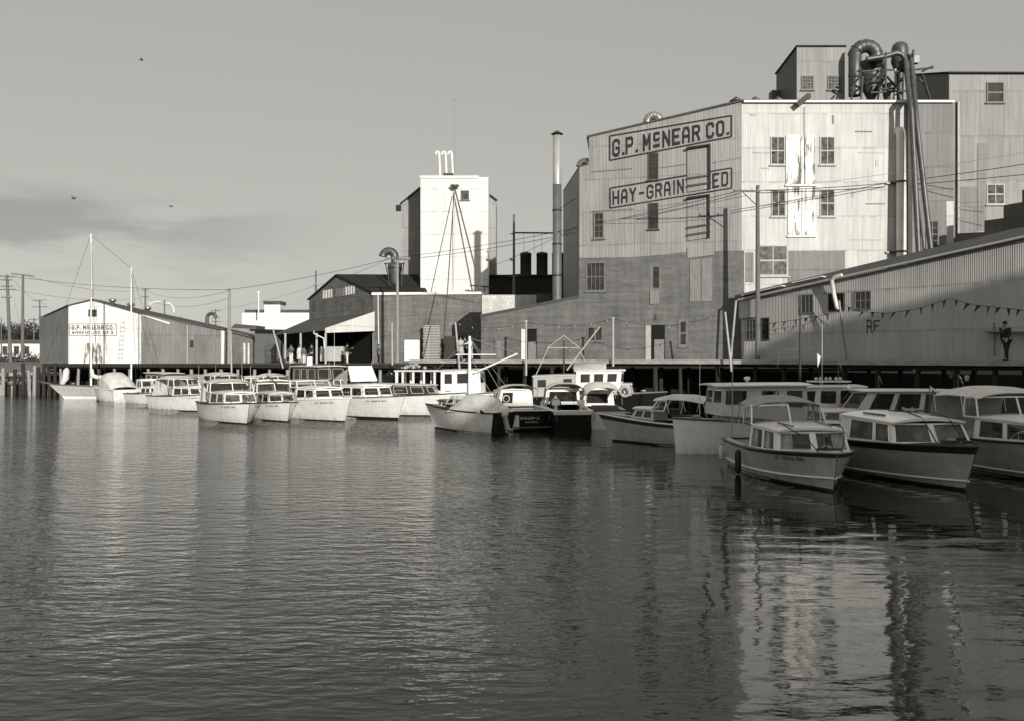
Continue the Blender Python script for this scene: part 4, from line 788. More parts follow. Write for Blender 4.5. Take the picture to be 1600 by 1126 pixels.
upole(63, 470, 545, 9, 'far double armed pole left of the white warehouse', [(470, 52, 73, -1), (480, 51, 74, 0)], .14, -1)
upole(53, 497, 560, 9.4, 'short far pole nearest the left wall of the white warehouse', [(500, 45, 60, 0)], .12)
upole(227, 451, 500, 9, 'far double armed pole behind the white warehouse roof', [(453, 222, 233, 0), (464, 222, 233, 0)], .14)
upole(337, 483, 520, 8.8, 'small far pole behind the curled roof duct', [(486, 330, 345, 0), (497, 331, 344, 0), (503, 331, 345, 0)], .12)
upole(493.5, 423, 520, 11.5, 'plain far pole rising behind the gable of the brick warehouse', [(446, 490, 494, 0)], .13)
upole(2, 497, 575, 12, 'thin pole at the extreme left edge', [], .08)
def wire(pts, label, r=.018, sag=.25, mt='wire'):
    m = MB(); path = []
    for a, b in zip(pts[:-1], pts[1:]):
        A_, B_ = P(*a), P(*b)
        for k in range(12 if b is not pts[-1] else 13): f = k/12; p = A_.lerp(B_, f); p.z -= sag*4*f*(1-f)*(B_-A_).length/30; path.append(p)
    m.tube(path, r, 5, cap=False, sm=False); o = m.build('power_line', mt); tag(o, label, 'wire', 'overhead wires')
wire([(1149, 300, 22.6), (612, 404, 17), (357, 453, 15.6), (20, 432, 13.2)], 'overhead wire running from the mill corner pole past the tower to the leftmost pole', .022, .4)
wire([(1158, 302, 22.6), (640, 405, 17)], 'overhead wire from the mill corner pole to the right arm tip of the warehouse pole', .022, .5)
wire([(1165, 306, 22.6), (905, 352, 20.4), (763, 418, 16.5)], 'lower wire across the signed facade toward the pole by the stack', .018, .3)
wire([(1187, 298, 22.5), (1400, 285, 21.3), (1740, 233, 24)], 'upper heavy wire crossing the white facade to the right edge', .028, .25)
wire([(1187, 302, 22.5), (1400, 291, 21.3), (1740, 258, 24)], 'lower heavy wire crossing the white facade to the right edge', .028, .15)
wire([(1276, 287, 21.7), (1740, 215, 24)], 'thin topmost wire crossing the white facade to the right edge', .014, .2, 'wire_l')
wire([(604, 406, 17), (493, 447, 11.5), (337, 486, 8.8)], 'faint wire from the warehouse pole down to the far poles', .018, .2, 'wire_l')
wire([(357, 455, 15.6), (227, 454, 9), (40, 431, 14.2)], 'wire over the white warehouse roof from the bare pole to the single armed pole', .02, .4, 'wire_l')
wire([(357, 466, 15.6), (227, 465, 9), (24, 453, 13.2)], 'lower wire over the white warehouse roof', .02, .5, 'wire_l')
wire([(24, 440, 13.2), (63, 471, 9), (120, 505, 7)], 'wire dropping from the leftmost pole behind the white warehouse', .016, .3, 'wire_l')
wire([(22, 465, 13.2), (36, 520, 14.2)], 'slack service drop between the two left utility poles', .014, 1.2, 'wire_l')
# white light poles along the wharf
LP = [(1485.5, 468, 1486, 590, 28.5), (1311, 470, 1325, 580, 24.6), (1133, 488, 1143, 580, 23.4), (958, 497, 958, 572, 22.1), (1050, 0, 0, 0, 0), (822, 502, 822, 586, 21.4), (711.5, 504, 718, 576, 20.8), (612.5, 504, 613, 570, 18.3), (427, 516, 442, 575, 17.6), (360.5, 517, 362, 590, 17.3), (541, 505, 521, 0, 0)]
names = {0: 'tall pale light pole nearest the walking man at the shed', 1: 'leaning pale pole below the shed downspout', 2: 'leaning pale pole by the dark brick corner of the mill', 3: 'pale pole left of the numbered mill door', 5: 'pale pole in front of the open doorway of the brick wing', 6: 'leaning thin pale pole by the standing people', 7: 'pale pole left of the white notice board', 8: 'slanting white pole leaning before the canopy', 9: 'thin pale pole at the end of the white warehouse'}
for i, (x0, y0, x1, y1, s) in enumerate(LP):
    if not s or not y1: continue
    t = root('light_pole', P(x1, y1, s), names[i], 'pole', 'pale poles along the wharf edge'); m = MB(); m.tube([P(x1, y1, s), P(x0, y0, s)], [.085, .07], 8); m.build('shaft', 'lightg' if i != 1 else 'pole_l', t)
    if i in (0, 3, 5): m = MB(); m.bar(P(x0-2.5, y0, s), P(x0+2.5, y0, s), .07); m.build('top_bar', 'lightg', t)
# string of pennants
bp_ = [(1187, 505, 22.8), (1203, 506, 22.9), (1251, 499, 23.6), (1301, 490, 24.4), (1313, 474, 24.6), (1341, 487, 25.1), (1387, 490, 26), (1430, 484, 26.8), (1485.5, 467, 28.5), (1522, 477, 29.3), (1600, 485, 30.8), (1700, 478, 34)]
t = root('bunting', P(1340, 489, 25), 'string of small dark pennants hung between the pale poles before the shed', 'bunting'); m = MB(); m.tube([P(*p) for p in bp_], .018, 5, cap=False); m.build('cord', 'wire', t)
for a, b in zip(bp_[1:-1], bp_[2:]):
    n = max(1, int((b[0]-a[0])/14.5))
    for k in range(n):
        f = (k+.5)/n; p = P(*a).lerp(P(*b), f); d = (P(*b)-P(*a)).normalized(); w_ = random.uniform(.09, .13); sw = d*random.uniform(-.38, .06)+Vector((0, random.uniform(-.1, .1), 0)); m = MB()
        tip = p+Vector((0, 0, -random.uniform(.34, .46)))+sw; m.prism([p-d*w_, p+d*w_, tip], [p-d*w_+Vector((.008, -.012, 0)), p+d*w_+Vector((.008, -.012, 0)), tip+Vector((.008, -.012, 0))]); m.build('pennant', 'flag_d' if random.random() < .8 else 'cloth_g', t)
# string of lamp bulbs along the brick wing
bp2 = [(711.5, 504, 20.8), (765, 513, 21), (822, 503, 21.4), (890, 509, 21.7), (958, 498, 22.1), (1045, 510, 22.7), (1133, 489, 23.4)]
t = root('lamp_string', P(900, 505, 21.5), 'slack string of small unlit bulbs between the pale poles along the brick wall', 'light string'); m = MB(); path = []
for a, b in zip(bp2[:-1], bp2[1:]):
    A_, B_ = P(*a), P(*b)
    for k in range(8): f = k/8; p = A_.lerp(B_, f); p.z -= .12*4*f*(1-f); path.append(p)
m.tube(path, .014, 4, cap=False); m.build('cord', 'wire', t)
for p in path[1::3]: m = MB(); m.lathe(p, [(0, -.14), (.045, -.1), (.03, -.02), (0, 0)], 7); m.build('bulb', 'lightg', t)
# white box signs under the wharf edge at right are small hung floats
for px, py, s in ((1511, 590, 29.5), (1430, 577, 28)):
    m = MB(); m.lathe(P(px, py, s), [(0, -.17), (.1, -.15), (.13, .1), (.1, .16), (0, .17)], 10); tag(m.build('hanging_float', 'offw'), 'small pale float hung %s under the wharf edge' % ('right of the tall light pole' if px > 1500 else 'left of the tall light pole'), 'float')
# pallets
def pallets(px0, px1, s, n, hp, label, mt):
    a, b = P(px0, 0, s), P(px1, 0, s)
    for k in range(n):
        z = ZL+.02+k*hp; w_ = b.x-a.x; j = random.uniform(-.06, .06); t = root('pallet', (a.x+j, a.y, z), label.replace(' in the ', ', topmost in the ', 1) if k == n-1 else label.replace(' in the ', ', bottom one in the ', 1) if k == 0 else label, 'pallet', 'stacked pallets in front of the brick warehouse')
        m = MB()
        for q in range(5): m.box((a.x+w_/2+j, a.y+.1+q*.24, z+hp*.84), (w_, .13, .028))
        m.build('top_board', 'frame_d', t); m = MB()
        for q in (0, .5, 1): m = MB(); m.box((a.x+w_/2+j, a.y+.04+q*1.05, z+hp*.40), (w_, .07, hp*.55)); m.build('runner', mt, t)
pallets(661, 686, 16.02, 24, .155, 'pale timber pallet in the tall narrow stack before the brick warehouse', 'board_w')
pallets(694, 728, 16.02, 17, .155, 'dark timber pallet in the lower stack behind the standing people', 'iron')
# ================================================================ PEOPLE
def skinmesh(name, V, E_, rad, mat, par, lvl=1):
    me = bpy.data.meshes.new(name); me.from_pydata([tuple(v) for v in V], E_, []); me.materials.append(M[mat]); o = bpy.data.objects.new(name, me); C.objects.link(o); o.parent = par; ORG[o.name] = Vector((0, 0, 0))
    md = o.modifiers.new('skin', 'SKIN'); sk = me.skin_vertices[0] if me.skin_vertices else None
    if sk is None: me.skin_vertices_add() if hasattr(me, 'skin_vertices_add') else None
    sk = me.skin_vertices[0] if len(me.skin_vertices) else None
    if sk:
        for i, r_ in enumerate(rad): sk.data[i].radius = (r_, r_) if not isinstance(r_, tuple) else r_
        sk.data[0].use_root = True
    md.use_smooth_shade = True; sb = o.modifiers.new('sub', 'SUBSURF'); sb.levels = lvl; sb.render_levels = lvl
    return o
def person(px, py, s, face, label, shirt='cloth_g', trous='cloth_d', hgt=1.75, arms=((0, 0), (0, 0)), stride=0., sit=False, dress=False, lean=0., hat=None):
    """face: heading in degrees (0 = +x). arms: (forward swing, elbow bend) in degrees for left and right"""
    k = hgt/1.75; loc = P(px, py, s); t = root('person', loc, label, 'person', rz=R(face), local=True); t.scale = (k, k, k)
    V = []; E_ = []; rad = []
    def add(p, r_, par=None): V.append(Vector(p)); rad.append(r_); (E_.append((par, len(V)-1)) if par is not None else None); return len(V)-1
    hz = .95 if not sit else .46
    L = lambda z: lean*(z-hz)
    pel = add((0, 0, hz), .125); sp = add((L(hz+.2), 0, hz+.2), .115, pel); ch = add((L(hz+.42), 0, hz+.42), .145, sp); nk = add((L(hz+.56)+.01, 0, hz+.56), .055, ch); hb = add((L(hz+.63)+.03, 0, hz+.64), .08, nk); hd = add((L(hz+.7)+.03, 0, hz+.74), .085, hb)
    nose = add((L(hz+.66)+.125, 0, hz+.67), .014, hb)
    arm_pts = []; leg_pts = []
    for sd, (fw, eb) in zip((1, -1), arms):
        a0 = add((L(hz+.47), sd*.19, hz+.48), .062, ch); fr, er = R(fw), R(fw+eb)
        e = V[a0]+Vector((math.sin(fr)*.29, sd*.04, -math.cos(fr)*.29)); ei = add(e, .045, a0); w_ = e+Vector((math.sin(er)*.25, 0, -math.cos(er)*.25)); wi = add(w_, .03, ei)
        d = Vector((math.sin(er), 0, -math.cos(er))); pm = add(w_+d*.07, .034, wi)
        for q in range(4): f1 = add(w_+d*.12+Vector((0, (q-1.5)*.019, 0)), .011, pm); add(w_+d*(.165+.012*(q in (1, 2)))+Vector((.012, (q-1.5)*.02, -.004)), .008, f1)
        th = add(w_+d*.08+Vector((.035, -sd*.02, 0)), .012, pm); add(w_+d*.12+Vector((.05, -sd*.025, 0)), .009, th); arm_pts.append((V[a0], e, w_))
    for sd in (1, -1):
        h = add((0, sd*.09, hz-.05), .095, pel); st = stride*sd
        if sit: kn = V[h]+Vector((.42, sd*.05, .0)); an = kn+Vector((.03, 0, -.40))
        else: kn = V[h]+Vector((math.sin(st)*.43+.02, 0, -math.cos(st)*.42)); an = kn+Vector((math.sin(st*.6-.08*abs(stride))*.42, 0, -math.cos(st*.6)*.40))
        ki = add(kn, .06, h); ai = add(an, .042, ki); add(an+Vector((.16, sd*.02, -.045)), .035, ai); leg_pts.append((V[h], kn, an))
    skinmesh('body', V, E_, rad, 'skin', t)
    # shirt
    v2 = [V[sp]-Vector((0, 0, .14)), V[sp], V[ch], V[ch]+Vector((0, 0, .09))]; e2 = [(0, 1), (1, 2), (2, 3)]; r2 = [.165, .155, .19, .09]
    for a in arm_pts:
        b = len(v2); v2 += [a[0], a[1], a[2]-(a[2]-a[1])*.08]; e2 += [(2, b), (b, b+1), (b+1, b+2)]; r2 += [.09, .07, .052]
    skinmesh('shirt', v2, e2, r2, shirt, t)
    if dress:
        m = MB(); m.lathe((0, 0, 0), [(.13, hz+.12), (.2, hz-.1), (.3, hz-.5), (.28, hz-.5), (.1, hz)], 14); m.build('skirt', shirt, t)
    else:
        v3 = [V[pel]+Vector((0, 0, .05))]; e3 = []; r3 = [.16]
        for a in leg_pts: b = len(v3); v3 += [a[0], a[1], a[2]-Vector((0, 0, .03))]; e3 += [(0, b), (b, b+1), (b+1, b+2)]; r3 += [.125, .09, .075]
        skinmesh('trousers', v3, e3, r3, trous, t)
    for a in leg_pts: m = MB(); m.tube([a[2]+Vector((-.05, 0, -.05)), a[2]+Vector((.06, 0, -.045)), a[2]+Vector((.19, 0, -.06))], [.05, .052, .035], 8); m.build('shoe', 'black', t)
    hc = (V[hb]+V[hd])/2+Vector((-.012, 0, .045)); m = MB(); m.lathe(hc, [(.098, -.03), (.106, .03), (.08, .09), (.03, .115), (0, .118)], 12); m.build('hair' if not hat else 'hat', hat or 'hair', t)
    if hat: m = MB(); m.lathe(hc, [(.11, -.01), (.17, -.02), (.17, -.005), (.1, .01)], 14); m.build('brim', hat, t)
    m = MB()
    for sd in (1, -1): m.lathe(V[hb]+Vector((.088, sd*.032, .045)), [(0, -.01), (.012, 0), (0, .01)], 6); m.lathe(V[hb]+Vector((0, sd*.09, .035)), [(0, -.03), (.02, 0), (0, .03)], 6)
    m.bar(V[hb]+Vector((.092, -.025, -.025)), V[hb]+Vector((.092, .025, -.025)), .012, .01); m.build('face_feature', 'hair', t)
    return t
person(1573, 563.3, 32.6, 205, 'man in dark clothes walking beside the corrugated shed wall at the right', 'cloth_d', 'cloth_d', 1.84, ((14, 20), (-12, 25)), .24, lean=.16)
zy = 568.5
person(455, zy, 17.0, -100, 'person in dark shirt and white trousers at the left end of the canopy', 'cloth_g', 'cloth_w', 1.74, ((10, 90), (10, 90)))
person(468, zy, 17.1, 150, 'woman in white dress standing under the canopy', 'cloth_w', 'cloth_w', 1.68, ((5, 10), (5, 20)), dress=True)
person(475, zy, 17.2, -60, 'small person in pale mottled clothes beside the woman in white', 'cloth_g', 'cloth_w', 1.5, ((5, 40), (5, 20)))
person(487, zy, 17.2, -95, 'person in dark coat with a light shirt front near the canopy post', 'cloth_d', 'cloth_d', 1.76, ((30, 60), (5, 10)))
person(542, zy, 17.2, 20, 'person in dark jacket and white trousers reaching right under the canopy', 'cloth_d', 'cloth_w', 1.78, ((60, 50), (10, 40)))
person(592, zy, 17.3, -150, 'person in grey jacket in front of the stained brick corner', 'cloth_g', 'cloth_d', 1.72, ((-10, 15), (10, 20)), lean=.06)
person(720, 562.5, 20.8, 110, 'person in long pale coat with back turned by the pallets', 'lightg', 'cloth_g', 1.72, ((5, 10), (5, 10)), dress=True)
person(727, 562.3, 20.4, -160, 'person in dark clothes standing between the two pale dressed people', 'cloth_d', 'cloth_d', 1.74, ((5, 60), (5, 10)))
person(735.5, 562.5, 20.9, 170, 'person in white shirt and light trousers leaning on the wharf rail', 'cloth_w', 'lightg', 1.76, ((40, 40), (20, 20)), .18, lean=.06)
# ================================================================ BIRDS
for px, py, s, rot, fl, lab in ((221, 94, 20, .4, .5, 'bird high at upper left gliding alone'), (115, 311, 20, -.3, .9, 'bird with raised wings above the left warehouse'), (267, 323, 19, 1.2, .3, 'bird flying low over the white warehouse roof')):
    c = P(px, py, s); t = root('bird', c, lab, 'bird'); d = Vector((math.cos(rot), math.sin(rot), 0)); n = Vector((-d.y, d.x, 0)); m = MB()
    m.tube([c-d*.16, c-d*.06, c+d*.06, c+d*.13, c+d*.19], [.01, .045, .05, .03, .005], 8); m.build('body', 'bird', t)
    for sd in (1, -1):
        m = MB(); a = c+n*sd*.03; k_ = c+n*sd*.17+Vector((0, 0, .09*fl*2)); tp = c+n*sd*.34-d*.05+Vector((0, 0, .04*fl)); z = Vector((0, 0, .012))
        m.prism([a-d*.05, a+d*.05, k_+d*.05, k_-d*.04], [q+z for q in (a-d*.05, a+d*.05, k_+d*.05, k_-d*.04)]); m.prism([k_-d*.04, k_+d*.05, tp], [q+z for q in (k_-d*.04, k_+d*.05, tp)]); m.build('wing', 'bird', t)
    m = MB(); m.prism([c-d*.14, c-d*.26+n*.05, c-d*.26-n*.05], [q+Vector((0, 0, .01)) for q in (c-d*.14, c-d*.26+n*.05, c-d*.26-n*.05)]); m.build('tail', 'bird', t)
# ================================================================ BOATS
BOATS = 'boats moored along the wharf'
class Hull:
    def __init__(s, L, B, Fb, Fs, rake=.5, tuck=.86, fine=1.5, p=2.5): s.__dict__.update(L=L, B=B, Fb=Fb, Fs=Fs, rake=rake, tuck=tuck, fine=fine, p=p)
    def F(s, t): return s.Fs+(s.Fb-s.Fs)*t**2.2
    def bs(s, t):
        u = max(0, (t-.3)/.7); a = s.tuck+(1-s.tuck)*math.sin(min(1, t/.45)*math.pi/2); return max(.015, s.B/2*a*(1-u**s.p))
    def bw(s, t):
        u = max(0, (t-.25)/.75); return max(.01, s.bs(t)*.9*(1-u**s.fine*.75) if t < 1 else .01)
    def pt(s, t, z, sd, off=0.):
        f = s.F(t); q = z/f; x = -s.L*(1-t)+s.rake*max(0, q)*t**5*(1 if q > 0 else 0)+(q*.22*(1-t)**6)*-1
        if q >= 0: y = s.bw(t)+(s.bs(t)-s.bw(t))*min(1, q)**.9
        else: y = s.bw(t)*(1+q*.9)
        if t > .995: y = max(.012, y*.05)
        return Vector((x, sd*(max(y, .01)+off), z))
def build_hull(par, h, mat='h_white', boot='boot', rail='wood', deckmat='b_deck', cock=.42, bootz=.07, stripe=None, transom=None, railr=.035, band=None):
    T = [i/22 for i in range(21)]+[.93, .965, .985, 1.]; T = sorted(set(T)); Q = [-.4, -.15, 0, .18, .36, .54, .72, .88, 1.]
    m = MB()
    for sd in (1, -1):
        rows = [[h.pt(t, q*h.F(t) if q >= 0 else q, sd) for q in Q] for t in T]; uv = [[(h.L*t, q*h.F(t) if q >= 0 else q) for q in Q] for t in T]
        if sd > 0: rows = [list(reversed(r)) for r in rows]; uv = [list(reversed(r)) for r in uv]
        m.grid(rows, 0, True, uv)
    o = m.build('hull', mat, par)
    m = MB(); r1 = [h.pt(0, q*h.F(0) if q >= 0 else q, 1) for q in Q]; r2 = [h.pt(0, q*h.F(0) if q >= 0 else q, -1) for q in Q]; m.grid([r1, r2], 0, False, [[(0, p.z) for p in r1], [(h.B, p.z) for p in r2]]); m.build('transom', transom or mat, par)
    m = MB()
    for sd in (1, -1):
        rows = [[h.pt(t, z, sd, .006) for z in (-.3, -.05, bootz)] for t in T]
        if sd > 0: rows = [list(reversed(r)) for r in rows]
        m.grid(rows)
    m.build('bottom_paint', boot, par)
    if stripe:
        m = MB()
        for sd in (1, -1): m.tube([h.pt(t, stripe[0]+stripe[2]*max(0, t-.3)**2, sd, .012) for t in T], stripe[1], 6)
        m.build('spray_rail', 'b_white', par)
    if band:
        m = MB()
        for sd in (1, -1):
            rr = [[h.pt(t, h.F(t)*.985, sd, .007), h.pt(t, h.F(t)*band, sd, .007)] for t in T]; m.grid(rr if sd < 0 else [list(reversed(r)) for r in rr])
        m.build('sheer_band', rail, par)
    m = MB()
    for sd in (1, -1): m.tube([h.pt(t, h.F(t), sd, .01)+Vector((0, 0, .0)) for t in T], railr, 7)
    m.tube([h.pt(0, h.F(0), 1), h.pt(0, h.F(0), -1)], .035, 7); m.build('rub_rail', rail, par)
    # deck: fore deck full width, side decks, coaming; cockpit sole
    m = MB(); td = [t for t in T if t >= cock]; rows = []
    for t in td:
        z = h.F(t)-.01; y = h.pt(t, h.F(t), 1).y; x = h.pt(t, h.F(t), 1).x; rows.append([(x, y*k, z+.05*(1-k*k)) for k in (-1, -.6, -.2, .2, .6, 1)])
    m.grid([list(reversed(r)) for r in rows])
    for sd in (1, -1):
        rr = []
        for t in [t for t in T if t <= cock+.03]:
            p = h.pt(t, h.F(t), sd); rr.append([p+Vector((0, 0, -.005)), p+Vector((0, -sd*min(.2, abs(p.y)*.5), .03)), p+Vector((0, -sd*min(.2, abs(p.y)*.5), -.5))])
        m.grid(rr, 0, False)
    m.build('deck', deckmat, par)
    for q in range(2 + (int(h.L*10) % 2)):
        mm = MB(); cx, cy_ = -h.L*random.uniform(.72, .93), random.uniform(-.5, .5)*h.bs(.1); zc = h.Fs*.32
        if q % 2: mm.box((cx, cy_, zc+.3), (.45, .4, .6), random.uniform(0, 1.5)); mm.build('locker', random.choice(['wood_l', 'offw', 'canvas_g']), par)
        else: mm.lathe((cx, cy_, zc), [(0, 0), (.16, 0), (.19, .5), (.17, .5), (0, .46)], 10); mm.build('bucket', random.choice(['iron', 'lightg']), par)
    mm = MB()
    for q in range(3): mm.tube([(-.75+.16*math.cos(a)*(1-q*.15), .12+.14*math.sin(a)*(1-q*.15), h.Fb*.985+.07+q*.025) for a in [k*math.pi/6 for k in range(13)]], .018, 5)
    mm.build('coiled_line', 'rope', par)
    m = MB(); xa = -h.L+.12; xb = -h.L*(1-cock); y0 = h.bs(0)*.8; z = h.Fs*.32; m.prism([Vector(p) for p in ((xa, -y0, z-.04), (xb, -y0, z-.04), (xb, y0, z-.04), (xa, y0, z-.04))], [Vector(p) for p in ((xa, -y0, z), (xb, -y0, z), (xb, y0, z), (xa, y0, z))]); m.build('cockpit_floor', 'wood_l', par)
    return T
def lerp4(Q, u, v): return (Q[0]*(1-u)+Q[1]*u)*(1-v)+(Q[3]*(1-u)+Q[2]*u)*v
def panel(mb, Q, u0, v0, u1, v1, o1, o0, mi=0):
    n = (Q[1]-Q[0]).cross(Q[3]-Q[0]).normalized(); a = [lerp4(Q, *c) for c in ((u0, v0), (u1, v0), (u1, v1), (u0, v1))]; mb.prism([p+n*o0 for p in a], [p+n*o1 for p in a], mi)
def house(par, xf, xa, wf, wa, z0f, z0a, zf, za, rf=.2, rs=.1, ra=.0, v=0., mat='b_white', win_f=((.06, .46), (.54, .94)), win_s=((.1, .45), (.52, .9)), vz=(.22, .88), win_a=(), glass='bpane', roof='b_white', over=.06, crown=.06, open_=False, curt=None, name='cabin', thick=.045, frame=None):
    """trunk / wheelhouse: ring of wall panels with windows, cambered roof. x forward."""
    bot = [Vector((xf, wf, z0f)), Vector((xf+v, 0, z0f)), Vector((xf, -wf, z0f)), Vector((xa, -wa, z0a)), Vector((xa, wa, z0a))]
    top = [Vector((xf-rf, wf-rs, zf)), Vector((xf+v*.8-rf, 0, zf)), Vector((xf-rf, -wf+rs, zf)), Vector((xa+ra, -wa+rs, za)), Vector((xa+ra, wa-rs, za))]
    walls = [(1, 0, 'f'), (2, 1, 'f'), (3, 2, 's'), (4, 3, 'a'), (0, 4, 's2')]
    cab = MB(); fm = MB(); gl = MB(); ct = MB(); W = []; CT = []
    for i, j, k in walls:
        Q = [bot[i], bot[j], top[j], top[i]]; n = (Q[1]-Q[0]).cross(Q[3]-Q[0])
        cen_ = sum(Q, Vector())/4; inner = Vector(((xf+xa)/2, 0, cen_.z))
        if n.dot(cen_-inner) < 0: Q = [Q[1], Q[0], Q[3], Q[2]]
        n = (Q[1]-Q[0]).cross(Q[3]-Q[0])
        if n.length < 1e-6: continue
        n.normalize()
        if k == 'f': ws_ = ((.08, .92),) if win_f else ()
        elif k == 'a': ws_ = win_a
        else: ws_ = [(1-b, 1-a) for a, b in win_s] if k == 's' else win_s
        # which end of the panel is forward?  s / s2 windows are given from the front
        if k in ('s', 's2'):
            fwd0 = Q[0].x > Q[1].x; ws_ = [(a, b) if fwd0 else (1-b, 1-a) for a, b in win_s]
        v0, v1 = vz
        # wall cut into strips around the windows (open hole), so glass is real
        ws_ = sorted(ws_)
        if not ws_ : panel(cab, Q, 0, 0, 1, 1, 0, -.035)
        else:
            panel(cab, Q, 0, 0, 1, v0, 0, -.035); panel(cab, Q, 0, v1, 1, 1, 0, -.035); e = 0
            for a, b in ws_: panel(cab, Q, e, v0, a, v1, 0, -.035); e = b
            panel(cab, Q, e, v0, 1, v1, 0, -.035)
            for a, b in ws_:
                bars = MB(); panel(bars, Q, a, v0, b, v1, -.012, -.022, 1)
                if curt and (k == 'f' or curt == 'all' or curt == 'curt_d'):
                    ct = MB(); CT.append(ct); d = b-a; panel(ct, Q, a+.0, v0, a+d*.42, v1, -.04, -.05) if (k != 'f' or cen_.y < 0) else panel(ct, Q, b-d*.42, v0, b, v1, -.04, -.05)
                c_ = [lerp4(Q, *q) for q in ((a, v0), (b, v0), (b, v1), (a, v1))]
                for q in range(4): bars.bar(c_[q]+n*.004, c_[(q+1) % 4]+n*.004, .018, .018)
                W.append(bars)
    o = cab.build(name, mat, par)
    for b_ in W: b_.build('window', [frame or ('chrome' if mat != 'wood' else 'b_white'), glass], o)
    for c_ in CT: c_.build('curtain', 'curt', o)
    # roof
    m = MB(); rows = []; rows2 = []; nn = 7
    for x, wd, z in ((top[0].x+over*1.6+v*.4, wf-rs+over*.4, zf-.005), (top[0].x+over, wf-rs+over, zf), ((top[0].x+top[4].x)/2, (wf+wa)/2-rs+over, (zf+za)/2+.01), (top[4].x-over, wa-rs+over, za)):
        rows.append([(x, wd*(-1+2*k/(nn-1)), z+thick+crown*(1-(-1+2*k/(nn-1))**2)) for k in range(nn)]); rows2.append([(x, wd*(-1+2*k/(nn-1)), z+crown*.6*(1-(-1+2*k/(nn-1))**2)) for k in range(nn)])
    m.grid(rows, 0, True); m.grid([list(reversed(r)) for r in rows2], 0, True)
    for k in range(3):
        for e in (0, -1): m.face([rows[k][e], rows[k+1][e], rows2[k+1][e], rows2[k][e]] if e == 0 else [rows[k+1][e], rows[k][e], rows2[k][e], rows2[k+1][e]])
    m.face([q for q in rows[0]]+[q for q in reversed(rows2[0])]); m.face([q for q in reversed(rows[-1])]+[q for q in rows2[-1]])
    r_ = m.build('roof' if name == 'cabin' else 'hardtop', roof, o)
    return o, top
def windshield(par, x, w0, z, h, rake=.28, side=.75, frame='b_white', v=.22, glass='clear', tum=.08):
    """two front lights in a V and two side lights"""
    b = [Vector((x-side, w0, z)), Vector((x, w0, z)), Vector((x+v, 0, z)), Vector((x, -w0, z)), Vector((x-side, -w0, z))]
    t = [Vector((x-side-rake*.3, w0-tum, z+h*.96)), Vector((x-rake, w0-tum, z+h)), Vector((x-rake+v*.8, 0, z+h+.03)), Vector((x-rake, -w0+tum, z+h)), Vector((x-side-rake*.3, -w0+tum, z+h*.96))]
    m = MB(); GG = []
    for i in range(4):
        m.bar(b[i], b[i+1], .04, .045); m.bar(t[i], t[i+1], .04, .045); Q = [b[i], b[i+1], t[i+1], t[i]]; g = MB(); GG.append(g); panel(g, Q, .02, .03, .98, .97, .005, -.005)
    for i in range(5): m.bar(b[i], t[i], .045, .045)
    o = m.build('windshield', frame, par); [g.build('pane', glass, o) for g in GG]; return t
def softtop(par, sts, mat='canvas', bows=True, sides=(), back=None, name='canvas_top'):
    """sts: (x, half width, edge z, crown height) front to back"""
    m = MB(); n = 11; rows = []
    for x, w_, z, c in sts: rows.append([(x, w_*math.cos(a)*1.0 if 0 else w_*(-1+2*k/(n-1)), z+c*(1-abs(-1+2*k/(n-1))**3.2)) for k, a in [(k, 0) for k in range(n)]])
    m.grid(rows); m.grid([[(p[0], p[1]*.99, p[2]-.02) for p in reversed(r)] for r in rows])
    for a, b in zip(rows[:-1], rows[1:]):
        for e in (0, -1): m.face([a[e], b[e], (b[e][0], b[e][1]*.99, b[e][2]-.02), (a[e][0], a[e][1]*.99, a[e][2]-.02)])
    o = m.build(name, mat, par)
    if bows:
        m = MB()
        for i in range(1, len(sts)):
            x, w_, z, c = sts[i]
            for sd in (1, -1): m.tube([(x+.15*(-1)**i, sd*w_, z-.55), (x, sd*w_, z)], .014, 5)
        m.build('top_frame', 'chrome', par)
    for (i0, i1, zb) in sides:
        for sd in (1, -1):
            a, b = sts[i0], sts[i1]; mm = MB(); q = [Vector((a[0], sd*a[1], a[2])), Vector((b[0], sd*b[1], b[2])), Vector((b[0]-.05, sd*(b[1]+.06), zb)), Vector((a[0]+.02, sd*(a[1]+.06), zb))]
            nn = Vector((0, sd*.012, 0)); mm.prism(q, [p+nn for p in q]); mm.build('side_curtain', mat, par)
    if back: x, zb = back; a = sts[-1]; mm = MB(); q = [Vector((a[0], a[1], a[2])), Vector((a[0], -a[1], a[2])), Vector((x, -a[1]-.05, zb)), Vector((x, a[1]+.05, zb))]; mm.prism(q, [p+Vector((-.012, 0, 0)) for p in q]); mm.build('back_curtain', mat, par)
    return o
def bowrail(par, h, t0=.62, ht=.36, mt='chrome', full=True):
    m = MB(); pts = []
    ts = [t0+(1-t0)*k/8 for k in range(9)]
    L_ = [h.pt(min(t, .985), h.F(t), 1)+Vector((-.06, -.06, ht*min(1, (i+.3)/1.5))) for i, t in enumerate(ts)]; R_ = [Vector((p.x, -p.y, p.z)) for p in reversed(L_)]
    m.tube(L_+R_, .014, 6)
    for p in L_[1::2]+R_[1::2]: m.tube([p, (p.x, p.y, p.z-ht)], .012, 5)
    m.build('bow_rail', mt, par)
def aerial(par, x, y, z, h, r=.015, mat='white', name='aerial', lean=0): m = MB(); m.tube([(x, y, z), (x+lean, y, z+h)], [r, r*.4], 6); m.build(name, mat, par)
